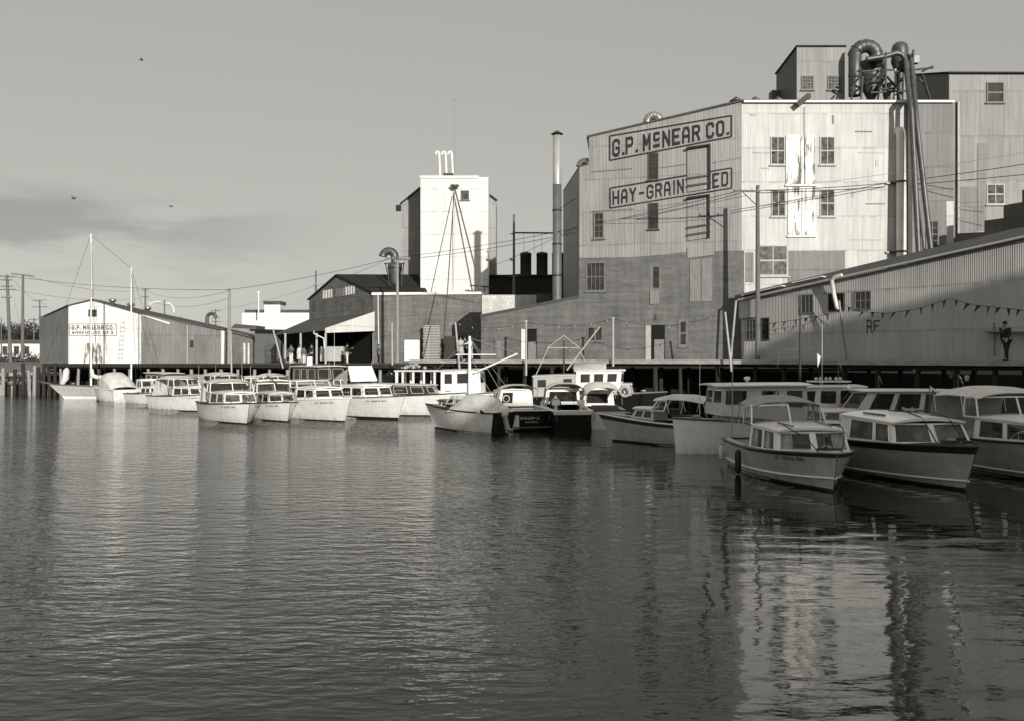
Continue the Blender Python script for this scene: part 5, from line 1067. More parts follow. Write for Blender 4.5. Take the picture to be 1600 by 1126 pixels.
def flag(par, x, y, z, h, sc_=1., stripes=True):
    m = MB(); m.tube([(x, y, z), (x, y, z+h)], .015, 6); o = m.build('flagstaff', 'wood_l', par); m = MB()
    for k in range(5): m.face([(x-.02-.01*k, y+.05*k*sc_, z+h-.02-.09*k*sc_), (x-.02, y+.05*k*sc_+.22*sc_, z+h-.16*sc_-.09*k*sc_), (x-.02, y+.05*k*sc_+.24*sc_, z+h-.25*sc_-.09*k*sc_), (x-.02-.01*k, y+.04+.05*k*sc_, z+h-.11*sc_-.09*k*sc_)], k % 2 if stripes else 0)
    m.build('flag', ['flag_w', 'flag_d'], o)
def fender(par, h, t, sd, mt='boot', l=.55, r=.09):
    p = h.pt(t, h.F(t), sd, r+.02); m = MB(); m.lathe(Vector((p.x, p.y, h.F(t)*.45-l/2)), [(0, 0), (r*.7, .04), (r, .12), (r, l-.12), (r*.7, l-.04), (.02, l), (0, l)], 12); o = m.build('fender', mt, par); m = MB(); m.tube([(p.x, p.y, h.F(t)*.45+l/2), (p.x, p.y-sd*.1, h.F(t)+.02)], .015, 5); m.build('fender_line', 'rope', o)
def regno(par, h, text, t0, t1, zf, hh=.11, sides=(1, -1)):
    m = MB()
    for sd in sides:
        ta, tb = (t0, t1) if sd < 0 else (t1, t0)
        fn = lambda u, v, ta=ta, tb=tb, sd=sd: h.pt(ta+(tb-ta)*u, h.F(ta+(tb-ta)*u)*zf+hh*(v-.5), sd, .008)
        lettering(m, text, fn, 1.1, 3, 1.6, 3.2)
    m.build('registration', 'sign', par)
def stern_drive(par, x, z, sc_=1., cover='canvas'):
    t = MB(); t.lathe(Vector((x-.12, 0, z)), [(0, 0), (.14*sc_, .02), (.19*sc_, .12*sc_), (.2*sc_, .34*sc_), (.12*sc_, .46*sc_), (0, .48*sc_)], 14); o = t.build('outboard_motor', cover, par)
    m = MB(); m.bar((x-.18, 0, z+.02), (x-.42, 0, z-.62*sc_), .13, .2); m.build('leg', 'canvas_g', o); m = MB(); m.bar((x-.30, 0, z-.42*sc_), (x-.62, 0, z-.5*sc_), .2, .04); m.lathe(Vector((x-.46, 0, z-.7*sc_)), [(0, -.14), (.07, 0), (.05, .14), (0, .2)], 10, axis=Vector((-1, 0, .2))); m.build('gearcase', 'lightg', o); m = MB(); m.box((x-.03, 0, z-.08), (.2, .3, .32)); m.build('bracket', 'iron', o)
    return o
def boat(px, py, head, label, name='motor_boat', cat='boat', h=None, **k):
    s = (py-HZ)/H; c = P(px, py, s); c.z = 0; t = root(name, c, label, cat, BOATS, R(head-90), local=True); build_hull(t, h, **k); return t
def cleat(par, h):
    m = MB()
    for x, y in ((h.rake*.3-.35, 0), (-h.L+.15, h.bs(0)*.8), (-h.L+.15, -h.bs(0)*.8)): z = h.Fb if x > -1 else h.Fs; m.bar((x-.09, y, z+.09), (x+.09, y, z+.09), .03, .03); m.bar((x, y, z), (x, y, z+.08), .05, .05)
    m.build('cleat', 'chrome', par)
def cuddy_boat(px, py, head, label, L, B, Fb, Fs, cf=.26, ca=.56, ch=.42, wh=.5, te=.84, top='canvas', mat='h_white', rail='wood', v=.3, curt=None, glass='bpane', backc=True, rails=True, sides=True, deckmat='b_deck', hmat='b_white', wf=.62, reg=True, wglass='clear', vz=(.2, .9), rake=.5, frame='b_white', stripe=None, name='cabin_cruiser', bootz=.07, tall=.22, pf=3.4, band=None):
    h = Hull(L, B, Fb, Fs, rake, p=pf); t = boat(px, py, head, label, name, 'boat', h, band=band, mat=mat, rail=rail, deckmat=deckmat, cock=1-ca-.02, stripe=stripe, bootz=bootz)
    xf, xa = -L*cf, -L*ca; zf0, za0 = h.F(1-cf), h.F(1-ca); wF = h.bs(1-cf)*wf/.62*.78; wA = h.bs(1-ca)-.2; zt = zf0+ch
    house(t, xf, xa, wF, wA, zf0-.02, za0-.05, zt, zt+.03, .22, .08, 0, v, hmat, vz=vz, curt=curt, glass=glass, roof=hmat if top == 'none' else 'b_white', crown=.09)
    zw = zt+.1
    tt = windshield(t, xa+.25, wA-.02, zt+.06, wh, .26, .8, frame, .2, wglass)
    if top != 'none':
        z1 = zt+.06+wh; x0 = xa+.25-.26+.12; xe = -L*te; wt = wA-.1; sts = [(x0+.1, wt, z1-.02, tall*.55), (x0-.35, wt+.03, z1, tall*.9), (x0-.9, wt+.05, z1+.02, tall), ((x0-.9+xe)/2, wt+.06, z1+.02, tall), (xe, wt+.03, z1-.04, tall*.85)]
        softtop(t, sts, top, True, [(3, 4, h.F(.2)+.05)] if sides else (), (xe-.45, h.Fs+.02) if backc else None)
    if rails: bowrail(t, h, .66, .34)
    if reg: regno(t, h, 'CF 3963 AN', .76, .9, .82, .1)
    cleat(t, h)
    aerial(t, xa+.35, wA*.8, zt, 1.5, .012)
    return t, h, zt
# -- left row, left to right
h = Hull(8.6, 2.5, 1.25, .95, 1.3, .5, 1.4, 2.2); t = boat(101, 622, -82, 'two masted sailing ketch with pale hull at the far left of the moorings', 'sailboat', 'sailboat', h, mat='h_grey', rail='wood_l', deckmat='wood_l', cock=.3, boot='b_white', bootz=.2)
m = MB(); m.tube([(1.0, 0, 1.25), (2.2, 0, 1.55)], [.07, .04], 8); m.build('bowsprit', 'wood_l', t)
house(t, -3.0, -5.6, .55, .7, 1.0, .95, 1.35, 1.3, .15, .06, 0, .05, 'b_white', win_f=(), win_s=((.15, .35), (.6, .8)))
m = MB(); m.tube([(-2.2, 0, 1.0), (-2.2, 0, 14.5)], [.1, .06], 8); mm_ = m.build('main_mast', 'b_white', t); m = MB(); m.tube([(-5.6, 0, 1.0), (-5.6, 0, 11.6)], [.08, .045], 8); mz = m.build('mizzen_mast', 'b_white', t)
m = MB(); m.bar((-2.2, -.6, 10), (-2.2, .6, 10), .05); m.build('spreader', 'b_white', mm_)
m = MB(); m.tube([(-2.25, 0, 2.6), (-2.3, 0, 2.0), (-2.8, 0, 1.85), (-5.2, 0, 1.9)], [.16, .24, .2, .12], 9); m.build('furled_sail', 'canvas', t)
m = MB(); m.tube([(.2, 0, 1.3), (-.1, .05, 1.8), (-.15, 0, 2.5), (-.2, 0, 2.7)], [.2, .3, .26, .08], 9); m.build('bagged_jib', 'canvas', t)
m = MB()
for a, b in (((-2.2, 0, 14.4), (2.1, 0, 1.5)), ((-2.2, 0, 14.3), (-2.4, 1.2, 1.1)), ((-2.2, 0, 14.3), (-2.4, -1.2, 1.1)), ((-2.2, 0, 14.4), (-5.6, 0, 11.5)), ((-2.2, 0, 10), (-3.2, 1.1, 1.1)), ((-2.2, 0, 10), (-3.2, -1.1, 1.1)), ((-5.6, 0, 11.4), (-6.3, 1, 1)), ((-5.6, 0, 11.4), (-6.3, -1, 1)), ((-5.6, 0, 11.5), (-8.5, 0, 1))): m.tube([a, b], .014, 4)
m.build('rigging', 'wire', t)
h = Hull(6.2, 2.4, 1.2, 1.0, .5); t = boat(151, 624, -135, 'stern view of a white cruiser hidden under a pale canvas cover', 'cabin_cruiser', 'boat', h, rail='b_white', cock=.4)
house(t, -1.9, -3.2, .75, .9, 1.1, 1.1, 1.55, 1.6, .25, .1, 0, .2, 'b_white', glass='bpane')
softtop(t, [(-2.6, .8, 1.5, .25), (-3.2, .95, 1.85, .5), (-4.2, 1.05, 1.85, .55), (-5.2, 1.05, 1.5, .55), (-6.1, 1.1, 1.0, .25)], 'canvas', False, [(1, 2, 1.0), (2, 3, 1.0), (3, 4, 1.0)], name='boat_cover')
t, h, zt = cuddy_boat(266, 632.5, 50, 'small white cabin boat with white framed windshield right of the canvas covered one', 5.2, 2.2, 1.05, .8, .3, .55, .35, .5, top='none', rails=False, frame='b_white')
house(t, -2.7, -3.6, .8, .85, 1.0, .9, 1.85, 1.85, .3, .12, 0, .12, 'b_white', vz=(.35, .88), frame='b_white')
t, h, zt = cuddy_boat(330, 643, 50, 'white cruiser with pale canvas top and dark lower windows, fourth from the left', 6.4, 2.4, 1.2, .95, .22, .5, .45, .5, .85, 'canvas', v=.2, sides=False)
t, h, zt = cuddy_boat(386, 662.5, 31, 'broad white cruiser with dark deck edge, rounded canvas top and pale front blinds', 6.6, 2.9, 1.15, .98, .2, .52, .5, .48, .84, 'canvas', rail='boot', v=.18, glass='pane_g', wf=.72, deckmat='boot'); flag(t, -.5, 0, 1.2, .5, .5)
t, h, zt = cuddy_boat(450, 659, 30, 'white cruiser with varnished cabin top and dark windows next to the broad canvas topped one', 6.0, 2.5, 1.12, .95, .2, .5, .45, .5, .8, 'none', rail='boot', v=.2, wf=.7, hmat='offw', curt='all'); house(t, -3.0, -4.2, .95, .95, 1.3, 1.2, 2.2, 2.2, .25, .12, 0, .1, 'wood_l', roof='b_white', vz=(.4, .9), glass='clear')
m = MB(); m.bar((-2.2, .3, 1.8), (-2.9, -.4, 2.55), .05); m.build('search_light_arm', 'iron', t)
t, h, zt = cuddy_boat(539, 658.5, 42, 'white plank hulled cruiser with two big white framed front windows', 7.2, 2.7, 1.35, 1.1, .22, .5, .55, .35, .8, 'none', mat='h_plank', rail='b_white', v=.15, wf=.78, reg=True, vz=(.25, .85), rake=.6)
house(t, -3.7, -5.4, 1.0, 1.0, 1.2, 1.1, 2.15, 2.15, .1, .1, 0, .05, 'offw', roof='b_white', vz=(.4, .85), glass='clear')
t, h, zt = cuddy_boat(622, 656, 45, 'white cruiser with an upright white hatch board raised over its cabin', 7.6, 2.8, 1.4, 1.15, .24, .55, .6, .3, .8, 'none', mat='h_plank', rail='wood_l', v=.15, wf=.78, vz=(.25, .85), rake=.6, bootz=.16)
m = MB(); m.prism([Vector(p) for p in ((-3.3, -.95, 2.15), (-3.3, .95, 2.15), (-3.25, .95, 2.2), (-3.25, -.95, 2.2))], [Vector(p) for p in ((-3.75, -.85, 3.05), (-3.75, .85, 3.05), (-3.68, .85, 3.07), (-3.68, -.85, 3.07))]); m.build('raised_hatch', 'b_white', t)
softtop(t, [(-3.75, .85, 2.9, .08), (-4.6, .95, 2.5, .1), (-5.6, 1.0, 1.9, .1)], 'canvas_g', False, [(0, 1, 1.7), (1, 2, 1.4)])
h = Hull(9.5, 2.7, 1.45, 1.1, .5); t = boat(716, 650, 68, 'white hull with a long dark varnished cabin behind the orange peel shaped bows'.replace('behind the orange peel shaped bows', 'right of the raised hatch boat'), 'cabin_cruiser', 'boat', h, mat='h_plank', rail='wood', cock=.3)
house(t, -1.6, -6.2, .75, 1.05, 1.3, 1.15, 1.85, 1.9, .3, .1, 0, .2, 'wood', win_s=((.06, .24), (.3, .5), (.56, .64), (.7, .9)), roof='offw', over=.08)
# -- second row behind
h = Hull(8, 2.6, 1.1, .95, .5); t = boat(300, 628, 50, 'boat with a dark wooden wheelhouse and pale flat roof behind the small white cabin boat', 'cabin_cruiser', 'boat', h, rail='wood')
house(t, -2.8, -5.6, .95, 1.05, 1.0, .95, 2.25, 2.3, .12, .06, 0, .05, 'wood', vz=(.45, .88), win_f=1, win_s=((.06, .3), (.36, .62), (.68, .92)), roof='offw', over=.12)
t, h, zt = cuddy_boat(395, 641, 42, 'canvas topped cruiser mostly hidden behind the broad white one', 7.4, 2.6, 1.35, 1.1, .25, .52, .45, .55, .86, 'canvas', reg=False)
t, h, zt = cuddy_boat(484, 641, 48, 'white cruiser with slanted front windows seen over the varnished topped boat', 8, 2.7, 1.35, 1.05, .22, .5, .5, .45, .6, 'canvas', v=.25, reg=False); house(t, -4.6, -6.6, 1.0, 1.05, 1.2, 1.1, 2.2, 2.2, .3, .12, 0, .1, 'b_white', roof='b_white', vz=(.45, .88), glass='clear')
h = Hull(9.5, 3.0, 1.5, 1.2, .6); t = boat(566, 645, 45, 'large dark wheelhouse cruiser with five rounded windows and a white funnel', 'cabin_cruiser', 'boat', h, mat='h_white', rail='wood')
house(t, -1.9, -3.4, .9, 1.1, 1.35, 1.3, 1.85, 1.85, .2, .1, 0, .2, 'b_white'); house(t, -3.4, -6.6, 1.15, 1.2, 1.35, 1.2, 2.95, 2.95, .25, .1, 0, .15, 'wood', vz=(.5, .92), win_s=((.08, .35), (.4, .62), (.68, .92)), roof='offw', over=.14, frame='offw')
m = MB(); m.lathe((-5.4, -.5, 3.0), [(.2, 0), (.2, .62), (.17, .62), (.17, .1)], 12); m.build('funnel', 'b_white', t)
aerial(t, -4.5, .9, 2.9, 2.6)
t, h, zt = cuddy_boat(352, 634, 45, 'pale cruiser with a low canvas roof behind the fourth boat from the left', 7, 2.5, 1.2, 1.0, .25, .5, .4, .5, .85, 'canvas_g', reg=False)
# -- work boat with a pilot house
h = Hull(10.5, 3.0, 1.5, 1.1, .6); t = boat(818, 645, 82, 'work boat with white pilothouse, open posted shelter and a white mast with booms', 'work_boat', 'boat', h, mat='h_white', rail='wood', cock=.3)
house(t, -2.6, -5.2, .95, 1.1, 1.2, 1.1, 2.78, 2.7, .1, .05, 0, .1, 'b_white', vz=(.5, .88), win_s=((.3, .58), (.72, .9)), roof='offw', over=.1, frame='black')
m = MB()
for x in (-5.6, -6.3, -7.0, -7.7, -8.1):
    for y in (1.05, -1.05): m = MB(); m.bar((x, y, 1.0), (x, y, 2.66), .12 if x > -8 else .16, .12); o = m.build('shelter_post', 'b_white', t)
for y in (1.05, -1.05): m = MB(); m.bar((-5.2, y, 1.2), (-8.1, y, 1.2), .05, .5); m.build('shelter_side', 'b_white', t)
m = MB(); m.box((-6.7, 0, 2.72), (3.1, 2.4, .09)); m.build('shelter_roof', 'offw', t)
m = MB(); m.tube([(-3.3, -1.2, 1.2), (-3.3, -1.2, 4.9)], [.11, .08], 9); o = m.build('mast', 'b_white', t); m = MB(); m.bar((-4.2, -1.2, 3.75), (-1.6, -1.2, 3.75), .06, .06); m.tube([(-3.0, -1.2, 2.6), (-.2, -1.4, 3.8)], .06, 7); m.build('boom', 'b_white', o)
m = MB()
for a, b in (((-3.3, -1.2, 4.8), (-.2, -1.4, 3.8)), ((-3.3, -1.2, 4.8), (-1.0, 1.2, 1.3)), ((-3.3, -1.2, 4.8), (-6, 1.1, 2.7)), ((-3.3, -1.2, 4.8), (-1.3, -.8, 1.3)), ((-3.3, -1.2, 3.7), (-1.9, -1.2, 1.3))): m.tube([a, b], .014, 4)
m.build('rigging', 'rope', o)
m = MB()
for k in range(12): m = MB(); c = Vector((random.uniform(-8.6, -6.4), random.uniform(-.8, .8), 2.86+random.uniform(0, .25))); m.lathe(c, [(0, -.1), (.13, -.05), (.15, .05), (0, .13)], 8); m.build('gear_bundle', 'canvas_g', t)
# dark heap of fishing gear behind the brick warehouse boats
t = root('net_heap', lift(P(655, 566, 19), 3.0), 'tangled dark heap of nets and floats on the wharf edge behind the work boat', 'nets'); m = MB(); c = P(655, 574, 19.2)
for k in range(240):
    p = c+Vector((random.gauss(0, 1.1), random.uniform(-.25, .1), random.uniform(-.8, .15))); q = p+Vector((random.uniform(-.4, .4), random.uniform(-.2, .2), random.uniform(-.35, .3))); m.bar(p, q, .03)
m.build('net', 'iron', t); m = MB()
for k in range(16): m.lathe(c+Vector((random.gauss(0, 1.1), -.35, random.uniform(-.8, .1))), [(0, -.06), (.08, 0), (0, .06)], 8)
m.build('net_float', 'offw', t)
# -- centre group
h = Hull(4.8, 1.75, 1.2, .98, .75, fine=1.3); t = boat(680, 668, -135, 'open pale hulled runabout with canvas hump cover and an outboard motor at its stern', 'runabout', 'boat', h, mat='h_plank', rail='boot', deckmat='wood', cock=.6, transom='boot')
house(t, -.6, -1.5, .42, .6, 1.15, 1.08, 1.4, 1.4, .1, .05, 0, .1, 'wood', glass='pane_l', roof='wood', vz=(.2, .85)); tt = windshield(t, -1.6, .66, 1.32, .36, .25, .5, 'offw', .12)
softtop(t, [(-1.9, .8, 1.02, .25), (-2.4, .78, 1.12, .5), (-2.8, .76, 1.25, .58), (-3.5, .78, 1.22, .56), (-4.2, .8, 1.15, .5), (-4.5, .82, 1.02, .3), (-4.95, .8, .96, .06)], 'canvas', False, [(0, 1, .96), (1, 2, .95), (2, 3, .95), (3, 4, .95)], name='boat_cover')
stern_drive(t, -4.85, .78, 1.15, 'b_white')
h = Hull(7.2, 2.4, 1.3, 1.0, .5); t = boat(775, 657, -165, 'black sterned cruiser with its name lettered on the transom and a white cabin', 'cabin_cruiser', 'boat', h, mat='h_white', rail='b_white', cock=.5, transom='h_black')
house(t, -2.2, -4.2, .8, .95, 1.15, 1.05, 1.8, 1.85, .3, .1, -.1, .15, 'b_white', win_a=((.1, .4),), roof='b_white'); softtop(t, [(-3.6, .9, 1.9, .2), (-4.2, .95, 2.0, .2), (-4.9, .98, 1.95, .2)], 'canvas', True)
m = MB(); m.box((-5.5, 0, .75), (1.6, 1.5, .5)); m.build('engine_box', 'wood', t); m = MB(); m.tube([(-4.4+.0, .55+.17*math.cos(a), 1.45+.17*math.sin(a)) for a in [k*math.pi/8 for k in range(17)]], .018, 6); m.build('steering_wheel', 'b_white', t)
m = MB(); fnT = lambda a0, a1, z0, z1: (lambda u, v: Vector((-7.27-.12*((z0+(z1-z0)*v)), a1+(a0-a1)*u if 0 else a0+(a1-a0)*u, z0+(z1-z0)*v)))
lettering(m, 'NIKON-C', fnT(.62, -.35, .56, .74), 1.0, 4, 1.4); lettering(m, 'SAN RAFAEL', fnT(.35, -.3, .40, .47), 1.1, 3, 1.6); m.build('stern_name', 'offw', t)
m = MB(); m.prism([Vector((-7.27-.12*z-(.02), y, z)) for y, z in ((1.02, .1), (.66, .1), (.7, .78), (1.04, .78))], [Vector((-7.2-.12*z, y, z)) for y, z in ((1.02, .1), (.66, .1), (.7, .78), (1.04, .78))]); m.build('white_panel', 'b_white', t)
m = MB(); m.bar((-7.45, .95, .2), (-7.45, -.95, .2), .22, .05); m.build('swim_step', 'wood_l', t)
h = Hull(8.2, 2.2, 1.35, 1.02, .5); t = boat(863, 656, -176, 'black hulled cruiser with white topped transom and an arched white cabin roof open aft', 'cabin_cruiser', 'boat', h, mat='h_black', rail='b_white', cock=.5)
house(t, -2.8, -4.8, .85, .95, 1.25, 1.15, 1.85, 1.9, .3, .1, 0, .15, 'b_white', win_s=((.1, .5), (.56, .9)), win_a=((.1, .9),)); softtop(t, [(-3.9, .8, 1.8, .25), (-4.3, .9, 1.98, .3), (-5.2, .95, 2.0, .3), (-6.0, .95, 1.95, .3)], 'b_white', True, [(0, 1, 1.3)])
m = MB(); m.prism([Vector(p) for p in ((-8.40, .9, .84), (-8.40, -.9, .84), (-8.46, -.95, 1.02), (-8.46, .95, 1.02))], [Vector(p) for p in ((-8.2, .9, .87), (-8.2, -.9, .87), (-8.2, -.95, 1.05), (-8.2, .95, 1.05))]); m.build('stern_board', 'b_white', t)
for y in (.62, -.62): m = MB(); m.box((-6.9, y, 1.35), (.2, .36, .26)); m.bar((-6.9, y, .9), (-6.9, y, 1.3), .1); m.build('seat_back', 'b_white', t)
person(868, 655, 31.0, 85, 'person in dark plaid shirt sitting in the cockpit of the black hulled cruiser', 'plaid', 'cloth_d', 1.75, ((15, 40), (15, 40)), sit=True)
bpy.data.objects['person.010'].location.z = .5
h = Hull(6.8, 2.05, 1.2, .95, .5); t = boat(920, 655.5, -177, 'small cruiser with white stern and a curved white top over a wooden cabin', 'cabin_cruiser', 'boat', h, mat='h_black', rail='wood', cock=.5, transom='b_white')
house(t, -2.2, -3.8, .75, .85, 1.1, 1.0, 1.7, 1.75, .3, .1, 0, .15, 'b_white', win_a=((.1, .8),)); softtop(t, [(-3.2, .8, 1.7, .25), (-3.7, .88, 1.95, .34), (-4.6, .92, 1.95, .36), (-5.6, .92, 1.7, .34)], 'b_white', True); m = MB(); m.box((-5.9, 0, .9), (.5, 1.3, .5)); m.build('engine_box', 'wood_l', t)
h = Hull(10, 3.0, 1.5, 1.2, .7); t = boat(1025, 650, 84, 'fishing boat with a bright white wheelhouse with three square windows and a lifebuoy', 'fishing_boat', 'boat', h, mat='h_black', rail='wood_l', cock=.25)
house(t, -1.5, -3.2, .8, .95, 1.3, 1.25, 1.95, 1.95, .12, .06, 0, .2, 'lightg', win_s=((.25, .4), (.6, .75)), win_f=(), roof='offw'); house(t, -1.0-1.2, -4.8, 1.0, 1.1, 1.7, 1.6, 2.78, 2.75, -.12, .05, 0, .18, 'b_white', vz=(.42, .84), win_s=((.1, .3), (.4, .6), (.7, .9)), roof='b_white', over=.1, frame='black')
house(t, -4.8, -7.4, 1.1, 1.1, 1.25, 1.15, 2.5, 2.4, 0, .05, 0, .0, 'lightg', win_f=(), vz=(.5, .85), win_s=((.1, .3), (.7, .9)), roof='offw')
m = MB(); ring_ = [(-1.9+.28*math.cos(a), -1.12, 1.55+.28*math.sin(a)) for a in [k*math.pi/9 for k in range(19)]]; m.tube(ring_, .075, 9); m.build('lifebuoy', 'lightg', t)
m = MB(); m.tube([(-5.6, 0, 2.5), (-5.6, 0, 4.6)], [.06, .04], 8); o = m.build('mast', 'iron', t); m = MB(); m.tube([(-7.3, -.3, 2.5), (-6.5, -.3, 4.2), (-5.6, 0, 4.9), (-4.7, .3, 4.2), (-4.0, .3, 2.6)], .03, 6); m.bar((-6.6, -.3, 4.15), (-4.7, -.3, 4.15), .05); m.bar((-5.4, -.1, 2.8), (-3.4, -.4, 5.4), .08); m.build('rigging_frame', 'lightg', o)
m = MB(); m.tube([(-4.4, 0, 2.95), (-5.0, .0, 2.9), (-3.0, 0, 2.95)], [.28, .34, .3], 10); m.build('dinghy', 'lightg', t)
flag(t, -5.2, -.4, 3.4, 1.0, .9)
# -- right group in the shade
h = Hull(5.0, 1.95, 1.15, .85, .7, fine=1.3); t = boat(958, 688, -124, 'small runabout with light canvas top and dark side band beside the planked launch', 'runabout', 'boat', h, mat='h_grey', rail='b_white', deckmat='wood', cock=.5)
m = MB()
for sd in (1, -1): m.grid([[h.pt(t_, h.F(t_)*.97, sd, .012), h.pt(t_, h.F(t_)*.82, sd, .012)] for t_ in [k/16 for k in range(17)]])
m.build('side_band', 'wood', t)
house(t, -1.1, -2.2, .55, .72, 1.05, .98, 1.42, 1.42, .2, .08, 0, .15, 'b_deck'); windshield(t, -2.1, .76, 1.4, .42, .3, .6, 'chrome', .15)
softtop(t, [(-2.2, .75, 1.8, .12), (-2.8, .82, 1.86, .2), (-3.6, .84, 1.86, .2), (-4.4, .82, 1.75, .18)], 'canvas', True); m = MB(); m.box((-3.4, 0, .9), (.5, 1.2, .6)); m.build('seat', 'iron', t)
h = Hull(9.2, 2.5, 1.32, 1.1, .12, .7, 1.15, 2.2); t = boat(1056, 708, -84, 'white planked motor launch with plumb bow and a boxy pale cabin', 'motor_launch', 'boat', h, mat='h_plank', rail='wood', cock=.3, bootz=.0)
house(t, -1.6, -3.2, .7, .95, 1.25, 1.15, 1.48, 1.5, .1, .05, 0, .1, 'lightg', win_f=(), win_s=((.45, .9),), roof='b_deck'); house(t, -1.1-.3, -4.6, .95, 1.05, 1.45, 1.2, 2.5, 2.52, .1, .05, 0, .05, 'b_deck', vz=(.4, .86), win_s=((.04, .28), (.46, .66), (.76, .94)), roof='b_white', over=.18, glass='clear')
m = MB(); m.lathe((-2.8, -.2, 2.6), [(.05, 0), (.05, .1), (.12, .12), (.12, .22), (0, .24)], 10); m.build('search_light', 'chrome', t); m = MB(); m.tube([(-1.4, -.9, 1.4), (-4.6, -1.05, 1.35), (-5.2, -1.1, 1.2)], .02, 5); m.build('hand_rail', 'rope', t); aerial(t, -1.2, -.9, 1.3, 3.0)
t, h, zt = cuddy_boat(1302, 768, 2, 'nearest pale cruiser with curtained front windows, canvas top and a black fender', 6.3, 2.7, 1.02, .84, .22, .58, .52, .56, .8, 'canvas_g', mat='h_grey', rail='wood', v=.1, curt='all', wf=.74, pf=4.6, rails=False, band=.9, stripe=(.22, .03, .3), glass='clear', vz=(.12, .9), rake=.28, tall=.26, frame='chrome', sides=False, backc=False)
fender(t, h, .42, -1, 'boot', .75, .1); fender(t, h, .04, -1, 'offw', .5, .08)
m = MB(); m.bar((-1.5, -.55, 1.62), (-2.6, -.6, 1.64), .05, .04); m.bar((-1.5, .55, 1.62), (-2.6, .6, 1.64), .05, .04); m.build('hand_rail', 'wood_l', t)
m = MB()
for y in (-.5, .5): m.tube([(-.2, y*.6, 1.0), (-.5, y, 1.35), (-1.2, y*1.5, 1.58), (-1.7, y*1.55, 1.66)], .016, 6)
m.build('grab_rail', 'iron', t); m = MB(); m.bar((-.5, -.25, 1.08), (-.2, .3, 1.1), .06); m.bar((-.35, -.2, 1.08), (-.25, -.05, 1.18), .05); m.build('anchor', 'iron', t)
m = MB(); m.tube([(-5.6, -1.1, .9), (-5.5, -1.12, 2.4), (-5.5, -1.1, 4.2)], [.02, .016, .008], 6); m.build('fishing_rod', 'lightg', t)
h = Hull(7.6, 2.95, 1.2, 1.0, .5, .86, 1.35, p=4.4); t = boat(1508, 766, 8, 'lapstrake hulled cruiser with covered front windows and curved dark grab rails over its cabin', 'cabin_cruiser', 'boat', h, mat='h_lap', rail='boot', stripe=(.16, .03, .22), deckmat='boot', cock=.4, band=.84)
house(t, -1.45, -4.4, 1.2, 1.24, 1.12, 1.02, 1.68, 1.74, .26, .12, 0, .16, 'b_white', vz=(.12, .9), win_s=((.06, .3), (.34, .78)), glass='curt_d' if 0 else 'pane_l', roof='b_white', crown=.12)
m = MB()
for y in (-.2, .62): m.tube([(-.95, y, 1.2), (-1.25, y, 1.5), (-1.65, y, 1.84), (-2.4, y, 1.96), (-3.3, y, 1.94)], .02, 6)
m.build('grab_rail', 'iron', t); m = MB(); m.bar((-2.6, -.75, 1.85), (-3.6, -.85, 1.87), .05, .05); m.build('hand_rail', 'wood_l', t); m = MB()
for k in range(18): c = Vector((-3.0+random.uniform(-.3, .3), .35+random.uniform(-.25, .25), 1.95+random.uniform(0, .06))); m.tube([c, c+Vector((random.uniform(-.12, .12), random.uniform(-.12, .12), .03))], .025, 5)
m.build('rope_coil', 'rope', t); m = MB(); m.bar((-.6, -.3, 1.25), (-.1, .3, 1.28), .08); m.box((-.3, .1, 1.32), (.2, .16, .14)); m.build('anchor', 'iron', t); cleat(t, h)
softtop(t, [(-4.5, 1.05, 1.9, .15), (-5.4, 1.1, 1.9, .15)], 'canvas_g', False) if 0 else None
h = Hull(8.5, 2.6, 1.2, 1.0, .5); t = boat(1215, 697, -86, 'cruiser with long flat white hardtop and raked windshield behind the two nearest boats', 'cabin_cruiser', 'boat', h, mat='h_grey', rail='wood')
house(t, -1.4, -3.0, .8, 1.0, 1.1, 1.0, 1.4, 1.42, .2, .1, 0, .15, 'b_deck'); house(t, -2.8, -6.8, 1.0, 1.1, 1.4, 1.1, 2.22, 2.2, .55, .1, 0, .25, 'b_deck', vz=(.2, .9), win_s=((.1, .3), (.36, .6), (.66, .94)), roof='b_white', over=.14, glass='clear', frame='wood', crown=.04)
flag(t, -6.9, 1.0, 2.0, .9, .9); flag(t, -4.6, -.9, 2.2, .6, .6); m = MB(); m.lathe((-3.1, -.4, 2.28), [(.1, 0), (.12, .1), (0, .2)], 10); m.build('horn', 'chrome', t)
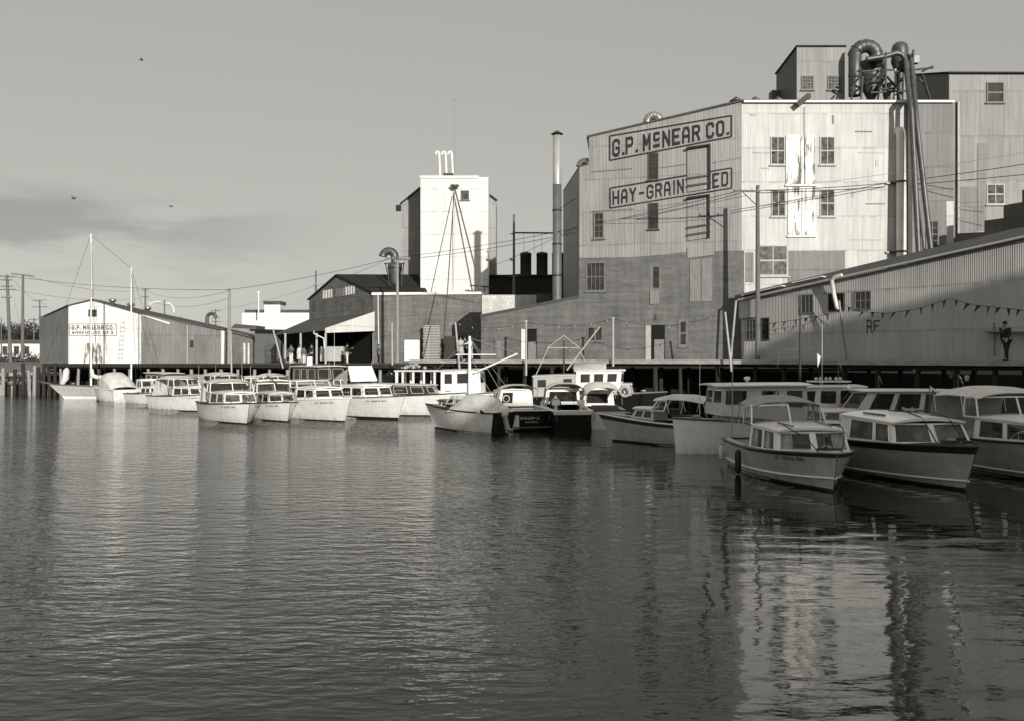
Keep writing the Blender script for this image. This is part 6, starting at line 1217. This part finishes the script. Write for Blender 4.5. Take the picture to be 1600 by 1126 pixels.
h = Hull(8, 2.6, 1.2, 1.0, .5); t = boat(1150, 691, -85, 'cruiser with rounded pale cabin top and small square rear window, farthest shaded boat', 'cabin_cruiser', 'boat', h, mat='h_grey', rail='wood')
house(t, -1.6, -5.2, .9, 1.05, 1.1, 1.0, 2.3, 2.32, .4, .1, .1, .2, 'b_deck', vz=(.5, .9), win_s=((.1, .35), (.42, .62), (.68, .92)), win_a=((.35, .65),), roof='canvas', over=.1)
flag(t, -4.8, -.8, 2.4, 1.0, .7, False); aerial(t, -3.5, .5, 2.3, 2.6); m = MB(); m.box((-4, 0, 2.55), (1.6, .8, .06))
for k in range(6): m.lathe((-4.6+k*.22, -.2+.1*(k % 2), 2.66), [(0, -.08), (.09, 0), (0, .09)], 8)
m.build('roof_gear', 'offw', t)
t2, h, zt = cuddy_boat(1752, 772, 2, 'rightmost cruiser cut by the picture edge with canvas top and striped flags', 8.4, 2.95, 1.25, 1.0, .22, .56, .5, .6, .86, 'canvas', mat='h_grey', rail='boot', v=.25, glass='bpane', deckmat='boot', wf=.75, stripe=(.2, .03, .2), reg=False, tall=.3, sides=False)
flag(t2, -7.9, -1.0, 1.3, 1.3, 1.3); flag(t2, -7.9, 1.0, 1.3, 1.2, 1.2); m = MB(); m.tube([(-2.0, .6, 1.3), (-2.0, .6, 4.6)], [.02, .008], 6); m.build('aerial', 'lightg', t2)
# big mast with yard standing behind the shaded boats
t = root('signal_mast', lift(P(1250, 690, 35), 0), 'dark mast with a crossed yard and small flags standing among the shaded boats', 'mast'); m = MB(); m.tube([P(1250, 690, 35), P(1250, 480, 35)], [.07, .04], 8); m.build('shaft', 'iron', t); m = MB(); m.bar(P(1218, 546, 35), P(1279, 544.5, 35), .05); m.build('yard', 'iron', t)
for px, py in ((1214, 552), (1277, 552), (1244, 524)):
    m = MB(); p = P(px, py, 35); m.prism([p, p+Vector((.16, 0, -.15)), p+Vector((.02, 0, -.62))], [q+Vector((0, .012, 0)) for q in (p, p+Vector((.16, 0, -.15)), p+Vector((.02, 0, -.62)))]); m.build('signal_flag', 'flag_w' if px == 1277 else 'iron', t)
